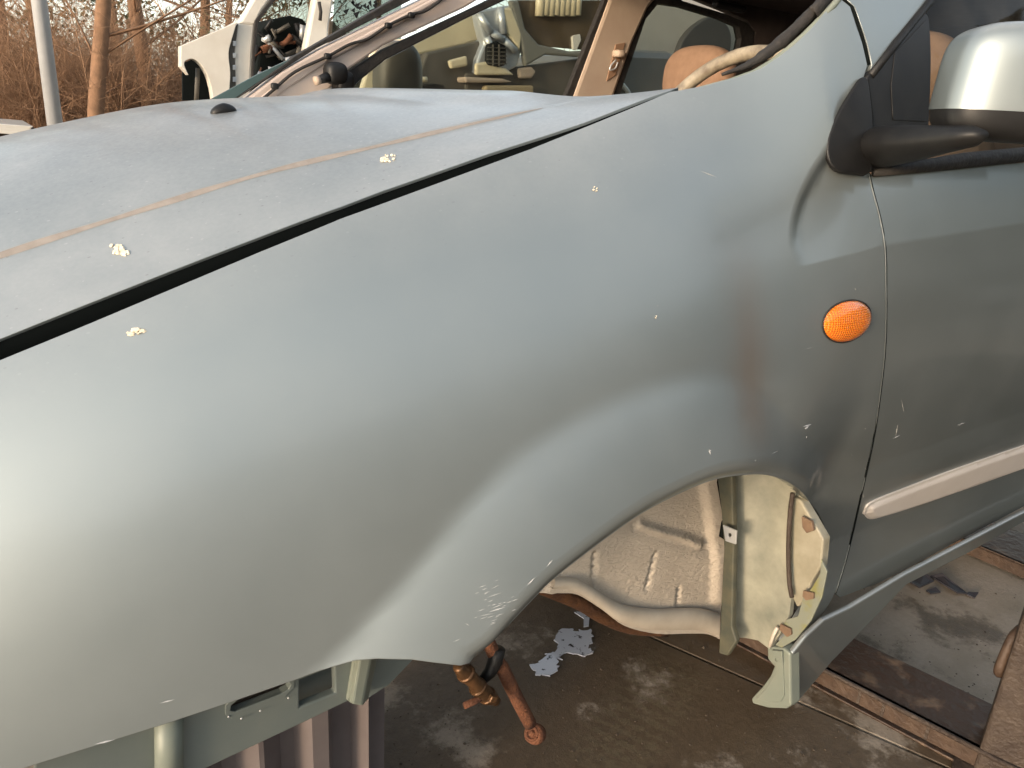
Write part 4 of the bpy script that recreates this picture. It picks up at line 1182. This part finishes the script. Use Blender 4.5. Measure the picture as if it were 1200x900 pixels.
ws_('hinge_pillar', [(279, 26), (300, 22), (296, 62), (294, 118), (274, 118), (270, 62)], .12, M['white_paint'], y=WYc+.05)
ws_('wing_gap', [(272, 35), (279, 28), (275, 60), (277, 118), (269, 118), (268, 62)], .02, M['dark_trim'], y=WYc+.04, bevel=0)
for k in range(4): ws_('hinge_plate', [(273, 48+14*k), (277, 48+14*k), (277, 54+14*k), (273, 54+14*k)], .02, M['silver_metal'], y=WYc+.03, bevel=.004)
ws_('screen_pillar', [(279, 28), (303, -12), (326, -12), (308, 12), (299, 30)], .10, M['white_paint'], y=WYc+.04)
ws_('door_opening_seal', [(299, 24), (320, -4), (326, -4), (303, 26), (299, 62), (297, 118), (294, 118), (296, 62)], .03, M['rubber'], y=WYc+.02, bevel=.004)
wd_ = ws_('bare_dashboard', [(303, 62), (306, 34), (320, 22), (340, 18), (355, 22), (364, 32), (368, 60), (366, 118), (297, 118)], .5, M['black_void'], y=WYc+.5)
for k in range(38):
    x = rnd.uniform(304, 358); y = rnd.uniform(36, 92)
    cc = [M['dark_trim'], M['silver_metal'], M['black_plastic'], M['rubber'], M['rust']][k % 5]
    p0 = P(x, y, Y=WYc+.46); ps = [p0+np.array([rnd.uniform(-.12, .12), rnd.uniform(-.08, 0), rnd.uniform(-.1, .1)])*t for t in (0, .5, 1)]
    tube('loose_wire', ps, rnd.uniform(.008, .03), cc, wd_, 6)
ws_('centre_pillar', [(371, -12), (393, -12), (386, 30), (384, 70), (380, 118), (352, 118), (357, 62), (362, 36)], .12, M['white_paint'], y=WYc+.05)
tube('pillar_strap', [P(*p, Y=WYc+.0) for p in [(374, 2), (376, 14), (375, 24)]], .014, M['rubber'], wc, 6)
ws_('rear_door_glass', [(393, -12), (470, -12), (470, 118), (384, 118)], .01, glass('cracked_hazy_glass', (.45, .5, .48), .5), y=WYc+.10, bevel=0)
ws_('rear_trim', [(384, 20), (420, 50), (520, 60), (520, 118), (380, 118)], .05, M['trim_beige'], y=WYc+.3)
ws_('screen_glass', [(305, 22), (330, -12), (372, -12), (362, 34), (340, 18), (318, 22)], .01, M['glass'], y=WYc+1.2, bevel=0)
for k in range(14):
    x = rnd.uniform(402, 440); y = rnd.uniform(2, 16); ws_('torn_film', [(x, y), (x+rnd.uniform(2, 8), y-3), (x+4, y+rnd.uniform(2, 6))], .01, M['black_plastic'], y=WYc+.06, bevel=0)
ws_('white_sill', [(262, 118), (520, 118), (520, 150), (262, 150)], .1, M['white_paint'], y=WYc+.02)
ws_('white_roof', [(326, -30), (560, -60), (560, -90), (330, -45)], 1.4, M['white_paint'])
zr = P(300, 150, Y=WYc)[2]
rk = thing('steel_rack', (P(300, 150, Y=WYc)[0]+.5, WYc+.6, 0), 'rusty steel rack carrying the white wreck behind the bonnet', 'rack')
x0_ = P(225, 150, Y=WYc)[0]; x1_ = x0_+3.2
for x in (x0_, x1_):
    for y in (WYc+.1, WYc+1.4): box('rack_post', (x, y, zr/2-.05), (.1, .1, zr-.1), M['rust_post'], rk)
for y in (WYc+.1, WYc+1.4): box('rack_rail', ((x0_+x1_)/2, y, zr-.06), (x1_-x0_+.3, .1, .1), M['rust_post'], rk)

# cream wreck seen through the far window
CYc = 3.3
cw = thing('cream_wreck', tuple(P(560, 140, Y=CYc)*np.array([1, 1, 0])), 'stripped cream wreck seen through the far front window', 'car')
def cs(name, pix, th, m, y=CYc, bevel=.012, holes=(), parent=cw): return yslab(name, pix, y, th, m, parent, holes=holes, bevel=bevel)
cs('lower_body', [(380, 118), (760, 118), (760, 330), (380, 330)], .08, M['cream_body'], y=CYc+.02)
cs('inner_panel', [(500, 62), (566, 47), (562, 60), (560, 118), (480, 118)], .06, M['dark_trim'], y=CYc+.1)
cs('cream_hatch', [(440, 50), (482, 44), (557, 12), (564, 20), (568, 45), (540, 54), (500, 62), (470, 70), (440, 118), (420, 118)], .05, M['cream_body'], y=CYc+.2)
cs('cream_plate', [(526, 71), (548, 65), (549, 77), (529, 81)], .03, M['cream_body'], y=CYc+.04)
qp = cs('quarter_panel', [(560, 12), (598, 6), (606, 30), (614, 52), (606, 78), (592, 86), (558, 87), (560, 70), (568, 50), (563, 30)], .08, M['silver_metal'], y=CYc+.05)
for a_, b_ in (((562, 18), (575, 38)), ((575, 38), (590, 46)), ((590, 46), (604, 60)), ((586, 8), (590, 40)), ((570, 44), (576, 56))):
    tube('pressed_rib', [P(*a_, Y=CYc+.04), P(*b_, Y=CYc+.03)], .022, M['silver_metal'], qp, 8)
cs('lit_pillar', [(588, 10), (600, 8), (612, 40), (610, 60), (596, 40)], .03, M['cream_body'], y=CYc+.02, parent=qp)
cs('lower_cream', [(558, 74), (572, 72), (594, 80), (604, 88), (558, 88)], .03, M['cream_body'], y=CYc+.01, parent=qp)
vt = cs('vent_grille', [(572, 52), (583, 48), (594, 54), (594, 76), (584, 79), (571, 76)], .04, M['black_void'], y=CYc+.0)
for k in range(5): cs('vent_slat', [(572, 55+4.6*k), (594, 56+4.6*k), (594, 57+4.6*k), (572, 56+4.6*k)], .012, M['dark_trim'], y=CYc-.012, bevel=0, parent=vt)
for k in range(2): cs('vent_bar', [(578+7*k, 52), (579+7*k, 52), (579+7*k, 77), (578+7*k, 77)], .012, M['dark_trim'], y=CYc-.014, bevel=0, parent=vt)
cs('tail_frame', [(598, 0), (608, 0), (616, 34), (632, 52), (668, 60), (700, 58), (698, 68), (640, 64), (616, 78), (612, 52)], .04, mat('dull_window_frame', (.18, .175, .15), .5), y=CYc+.02)
cs('side_glass', [(604, 0), (720, 0), (700, 60), (632, 54), (616, 34)], .01, mat('brown_window', (.075, .055, .038), .15, 0, (.11, .08, .05), 9), y=CYc+.06, bevel=0)
cs('lower_trim', [(546, 86), (700, 66), (700, 118), (546, 118)], .05, M['dark_trim'], y=CYc+.08)
cs('cream_tab', [(608, 80), (624, 78), (629, 84), (624, 92), (609, 92)], .03, M['trim_beige'], y=CYc+.03)
cs('trim_shelf', [(545, 90), (590, 92), (602, 96), (590, 97), (546, 97)], .1, M['trim_beige'], y=CYc+.0)
cs('light_chip', [(671, 43), (674, 41), (680, 40), (681, 47), (676, 59), (672, 58)], .02, M['white_paint'], y=CYc+.04, bevel=.003)
for k in range(8): tube('cover_rib', [P(634+6.2*k, -14, Y=CYc+.03), P(632+6.2*k, 19-(k % 2), Y=CYc+.03)], .028, M['cream_body'], cw, 8)
cs('floor_trim', [(570, 100), (626, 100), (626, 118), (566, 118)], .05, mat('tan_wreck_trim', (.30, .23, .13), .7), y=CYc+.0)
cs('dark_seat', [(480, 103), (510, 98), (522, 100), (524, 118), (480, 118)], .1, M['black_void'], y=CYc-.05)
tube('trim_loop', [P(*p, Y=CYc-.1) for p in spline([(478, 110), (479, 98), (486, 94), (500, 93)], 4)], .014, M['cream_body'], cw, 8)

# grey car seen through the far rear window
gy = 3.6
gc = thing('grey_car', tuple(P(800, 150, Y=gy)*np.array([1, 1, 0])), 'grey car parked beyond the far rear window', 'car')
yslab('grey_body', [(690, 60), (742, 58), (792, 60), (800, 112), (800, 330), (690, 330)], gy, 1.2, M['grey_paint'], gc, bevel=.05)
yslab('grey_side', [(745, -40), (900, -40), (900, 330), (760, 330), (735, 50)], gy+.2, .1, mat('light_grey_paint', (.42, .40, .36), .45, .1, coat=.4), gc, bevel=.02)
yslab('grey_arch', spline([(795, 62), (802, 45), (815, 30), (832, 20), (846, 22), (857, 40), (855, 70), (850, 118)], 5)+[(795, 118)], gy+.15, .1, mat('dark_arch', (.055, .055, .055), .6), gc, bevel=.01)
tube('bumper_edge', [P(*p, Y=gy-.02) for p in spline([(722, 92), (730, 100), (736, 108), (742, 120)], 4)], .016, M['silver_metal'], gc, 8)

# ------------------------------------------------------------------ winter wood
def branch(p, d, L, r, depth, rr, segs, twigs):
    n = 4 if depth > 1 else 3; pts = [p]; cur = d
    for i in range(n):
        cur = cur+np.array([rr.gauss(0, .10), rr.gauss(0, .10), rr.gauss(.03, .06)]); cur /= np.linalg.norm(cur)
        pts.append(pts[-1]+cur*L/n)
    (segs if r > .012 else twigs).append(tube_data(pts, [max(.0025, r*(1-.55*i/n)) for i in range(n+1)], 6 if r > .04 else 3, False))
    if depth == 0: return
    k = rr.randint(3, 5) if depth > 1 else rr.randint(3, 6)
    for _ in range(k):
        t = rr.uniform(.35, 1.); i = min(n-1, int(t*n)); b = pts[i]+(pts[i+1]-pts[i])*(t*n-i)
        a = np.array([rr.gauss(0, 1), rr.gauss(0, 1), rr.gauss(.25, .6)]); a /= np.linalg.norm(a)
        nd = cur*.55+a*.75; nd /= np.linalg.norm(nd)
        branch(b, nd, L*rr.uniform(.45, .7), r*rr.uniform(.3, .5), depth-1, rr, segs, twigs)


def tree_mesh(seed, H, r0):
    rr = random.Random(seed); segs = []; twigs = []
    pts = [np.array([0, 0, 0.])]; d = np.array([rr.gauss(0, .05), rr.gauss(0, .05), 1])
    for i in range(8):
        d = d+np.array([rr.gauss(0, .05), rr.gauss(0, .05), .05]); d /= np.linalg.norm(d); pts.append(pts[-1]+d*H/8)
    segs.append(tube_data(pts, [r0*(1-.8*i/8)+.01 for i in range(9)], 9, False))
    for _ in range(26):
        t = rr.uniform(.12, 1.); i = min(7, int(t*8)); b = pts[i]+(pts[i+1]-pts[i])*(t*8-i)
        a = np.array([rr.gauss(0, 1), rr.gauss(0, 1), rr.uniform(.3, 1.3)]); a /= np.linalg.norm(a)
        branch(b, a, H*rr.uniform(.12, .28), r0*rr.uniform(.12, .3), 2, rr, segs, twigs)
    return mesh('tree_trunk', *join(segs)), mesh('tree_crown', *join(twigs))


def shrub_mesh(seed, H):
    rr = random.Random(seed); tw = []
    for _ in range(60):
        a = np.array([rr.gauss(0, .35), rr.gauss(0, .35), 1]); a /= np.linalg.norm(a)
        branch(np.array([rr.gauss(0, .5), rr.gauss(0, .5), 0]), a, H*rr.uniform(.5, 1), .014, 2, rr, tw, tw)
    return mesh('shrub_twigs', *join(tw))


def foliage_mesh(seed, H, n=2600):
    rr = random.Random(seed); v = []; f = []
    cl_ = [(rr.gauss(0, .9), rr.gauss(0, .9), rr.uniform(.15, 1)*H, rr.uniform(.3, .75)) for _ in range(26)]
    for _ in range(n):
        cx, cy, cz, cr = rr.choice(cl_); a = np.array([rr.gauss(0, 1) for _ in range(3)]); a /= np.linalg.norm(a)
        p = np.array([cx, cy, cz])+a*cr*rr.random()**.4; s = rr.uniform(.03, .08)
        b = np.array([rr.gauss(0, 1) for _ in range(3)]); b /= np.linalg.norm(b); c_ = np.cross(a, b)
        k = len(v); v += [p-b*s, p+c_*s*.5, p+b*s, p-c_*s*.5]; f.append((k, k+1, k+2, k+3))
    return mesh('foliage', v, f, False)


TM = [tree_mesh(s, H, r) for s, H, r in ((1, 9, .085), (2, 10, .105), (3, 8, .07), (4, 9.5, .08))]
for a, b in TM: a.materials.append(M['bark']); b.materials.append(M['twig'])
SM = [shrub_mesh(s, 2.6) for s in (11, 12, 13)]
for a in SM: a.materials.append(M['twig'])
FM = [foliage_mesh(s, 4.5) for s in (21, 22)]
for a in FM: a.materials.append(M['ivy'])


def put(name, loc, rz, sc, parts, label, cat, group):
    t = bpy.data.objects.new(name, None); COL.objects.link(t); t.location = loc; t.rotation_euler = (0, 0, rz); t.scale = (sc, sc, sc)
    tag(t, label, cat, group)
    for nm, me in parts:
        o = bpy.data.objects.new(nm, me); COL.objects.link(o); o.parent = t


def gx(px, Y): return P(px, 120, Y=Y)[0]
tl2 = [(97, 10., 1, 'leafless tree with a sunlit orange trunk right of the pole'), (178, 10.6, 3, 'forked leafless tree left of the white wreck'), (20, 13., 0, 'leafless tree at the far left behind the pole'), (262, 14., 2, 'slim bare tree just behind the bonnet of the white wreck'), (140, 16., 0, 'bare tree between the orange trunk and the forked tree'), (60, 17., 2, 'thin bare tree directly behind the pole'), (300, 18., 3, 'bare tree rising behind the screen pillar of the white wreck'), (230, 19., 1, 'bare tree far behind the white wing'), (-60, 14., 3, 'bare tree beyond the left edge'), (370, 17., 0, 'bare tree seen through the white wreck'), (640, 16., 1, 'bare tree behind the cream wreck'), (450, 18., 2, 'bare tree far behind the broken rear glass')]
for k, (px, Y, ti, lb) in enumerate(tl2):
    put('bare_tree', (gx(px, Y), Y, -.03), k*1.7, .85+.3*((k*37) % 10)/10, [('trunk', TM[ti][0]), ('crown', TM[ti][1])], lb, 'tree', 'leafless trees behind the yard')
k = 0
spots_ = ('past the left edge of the bonnet', 'at the far left edge', 'just right of the pole foot', 'between pole and orange trunk', 'behind the orange trunk', 'left of the forked tree', 'right of the forked tree', 'behind the white wing', 'behind the white hinge pillar', 'behind the bare dashboard', 'behind the white centre pillar')
for Y, row in ((11.5, 'front'), (13.5, 'middle'), (16., 'back')):
    for j, px in enumerate(range(-48, 373, 42)):
        x = px+rnd.uniform(-12, 12); yy = Y+rnd.uniform(-.6, .6)
        put('shrub', (gx(x, yy), yy, -.03), rnd.random()*6, rnd.uniform(.5, .78), [('twigs', SM[k % 3])], 'brown bush %s, %s row of the thicket' % (spots_[j], row), 'bush', 'brown bushes of the thicket')
        k += 1
for px, Y, s, lb in ((5, 13.5, .9, 'dull green ivy mass at the left edge behind the pole'), (215, 14.5, .9, 'dull green bush left of the white wing'), (130, 17, 1.1, 'dull green bush between the trunks'), (60, 18, 1.2, 'dark green bush far behind the pole'), (330, 20, 1.2, 'dark green bush behind the white wreck')):
    put('evergreen_bush', (gx(px, Y), Y, -.03), rnd.random()*6, s, [('foliage', FM[k % 2])], lb, 'bush', 'evergreen bushes in the thicket'); k += 1

# dark car added across the aisle, out of view, to darken the door's reflection
nc = thing('dark_car', (4.4, -2.7, 0), 'dark car parked opposite, known only from its reflection in the door', 'car')
prof = [(2.3, .32), (2.25, .62), (2.45, .80), (3.3, .93), (3.95, 1.38), (5.3, 1.40), (6.1, 1.0), (6.55, .95), (6.6, .35)]
M['dark_paint'] = mat('dark_car_paint', (.012, .014, .018), .3, .1, coat=.6)
bo2 = slab('body', [[np.array([x, -1.85, z]) for x, z in prof]], ((0, -1.85, 0), (1, 0, 0), (0, 0, 1), (0, 1, 0)), 1.6, M['dark_paint'], nc, .06)
for q in ([(3.45, .96), (4.0, 1.31), (4.6, 1.33), (4.6, .96)], [(4.7, .96), (4.7, 1.33), (5.25, 1.33), (5.8, .98)]):
    slab('window', [[np.array([x, -1.846, z]) for x, z in q]], ((0, -1.846, 0), (1, 0, 0), (0, 0, 1), (0, 1, 0)), .004, M['black_void'], nc, 0)
for x in (3.0, 5.8):
    for y in (-1.86, -3.42):
        wv = tube('wheel', [(x, y-.02, .31), (x, y, .31), (x, y+.02, .31)] if y < -3 else [(x, y-.16, .31), (x, y-.01, .31), (x, y+.012, .31)], [.30, .31, .28], M['rubber'], nc, 28)
        tube('rim', [(x, y+.010, .31), (x, y+.02, .31)], [.19, .17], M['silver_metal'], wv, 20)

# wood added behind the camera, unseen, to darken what the paint reflects
rw_ = random.Random(5); v = []; f = []
for k in range(190):
    az = R(rw_.uniform(62, 215)); d_ = rw_.uniform(17, 26); hh = rw_.uniform(4.5, 8.5)
    cx, cy = math.sin(az)*d_, math.cos(az)*d_
    if cy > -1.5: continue
    for _ in range(170):
        p = np.array([cx+rw_.gauss(0, 1.3), cy+rw_.gauss(0, 1.3), hh*rw_.random()**.8]); s_ = rw_.uniform(.15, .5)
        b = np.array([rw_.gauss(0, 1) for _ in range(3)]); b /= np.linalg.norm(b); c_ = np.cross(b, [rw_.gauss(0, 1) for _ in range(3)]); c_ /= np.linalg.norm(c_)
        n_ = len(v); v += [p-b*s_, p+c_*s_*.6, p+b*s_, p-c_*s_*.6]; f.append((n_, n_+1, n_+2, n_+3))
for k in range(150):  # lower belt added on the left to cut the bright horizon glow
    az = R(rw_.uniform(212, 300)); d_ = rw_.uniform(26, 34)
    for _ in range(70):
        p = np.array([math.sin(az)*d_+rw_.gauss(0, 1.3), math.cos(az)*d_+rw_.gauss(0, 1.3), rw_.uniform(.1, 1)*rw_.uniform(1.0, 2.3)]); s_ = rw_.uniform(.15, .45)
        b = np.array([rw_.gauss(0, 1) for _ in range(3)]); b /= np.linalg.norm(b); c_ = np.cross(b, [rw_.gauss(0, 1) for _ in range(3)]); c_ /= np.linalg.norm(c_)
        n_ = len(v); v += [p-b*s_, p+c_*s_*.6, p+b*s_, p-c_*s_*.6]; f.append((n_, n_+1, n_+2, n_+3))
tag(link('far_wood', mesh('far_wood', v, f, False), M['ivy'], kind='stuff'), 'dull green wood across the yard, mirrored softly in the door', 'wood')
# tyres added beside the door, out of view, to darken its reflection
for k, (x, y, z, lb) in enumerate(((2.45, -.42, .10, 'black tyre lying flat beside the door, nearest the post'), (3.15, -.50, .10, 'black tyre lying flat beside the rear door'), (2.5, -1.1, .10, 'black tyre lying flat, farthest from the car'))):
    ring_ = [np.array([.24*math.cos(t), .24*math.sin(t), 0]) for t in np.linspace(0, 2*math.pi, 37)]
    if k == 0: tme = mesh('tyre', *tube_data(ring_, .095, 14, False))
    o = link('tyre', tme, M['rubber']); o.location = (x, y, z); tag(o, lb, 'tyre', 'tyres lying beside the car')

# grit and crumbs of dirt on the concrete
rg2 = random.Random(9); v = []; f = []
for _ in range(1500):
    p = P(rg2.uniform(440, 1230), rg2.uniform(640, 960), Z=.001)
    if np.hypot(*(p[:2]-CAM[:2])) > 6: continue
    r_ = abs(rg2.gauss(0, .0012))+.0005; k_ = len(v); a0 = rg2.random()*6
    for j in range(4): v.append(p+np.array([r_*rg2.uniform(.6, 1.3)*math.cos(a0+j*1.57), r_*rg2.uniform(.6, 1.3)*math.sin(a0+j*1.57), 0]))
    v.append(p+np.array([0, 0, r_*rg2.uniform(.5, 1.1)])); f += [(k_+j, k_+(j+1) % 4, k_+4) for j in range(4)]
tag(link('grit', mesh('grit', v, f, False), mat('grit', (.10, .075, .05), .9, 0, (.03, .022, .016), 30), kind='stuff'), 'fine grit and crumbs of dirt scattered over the concrete', 'grit')
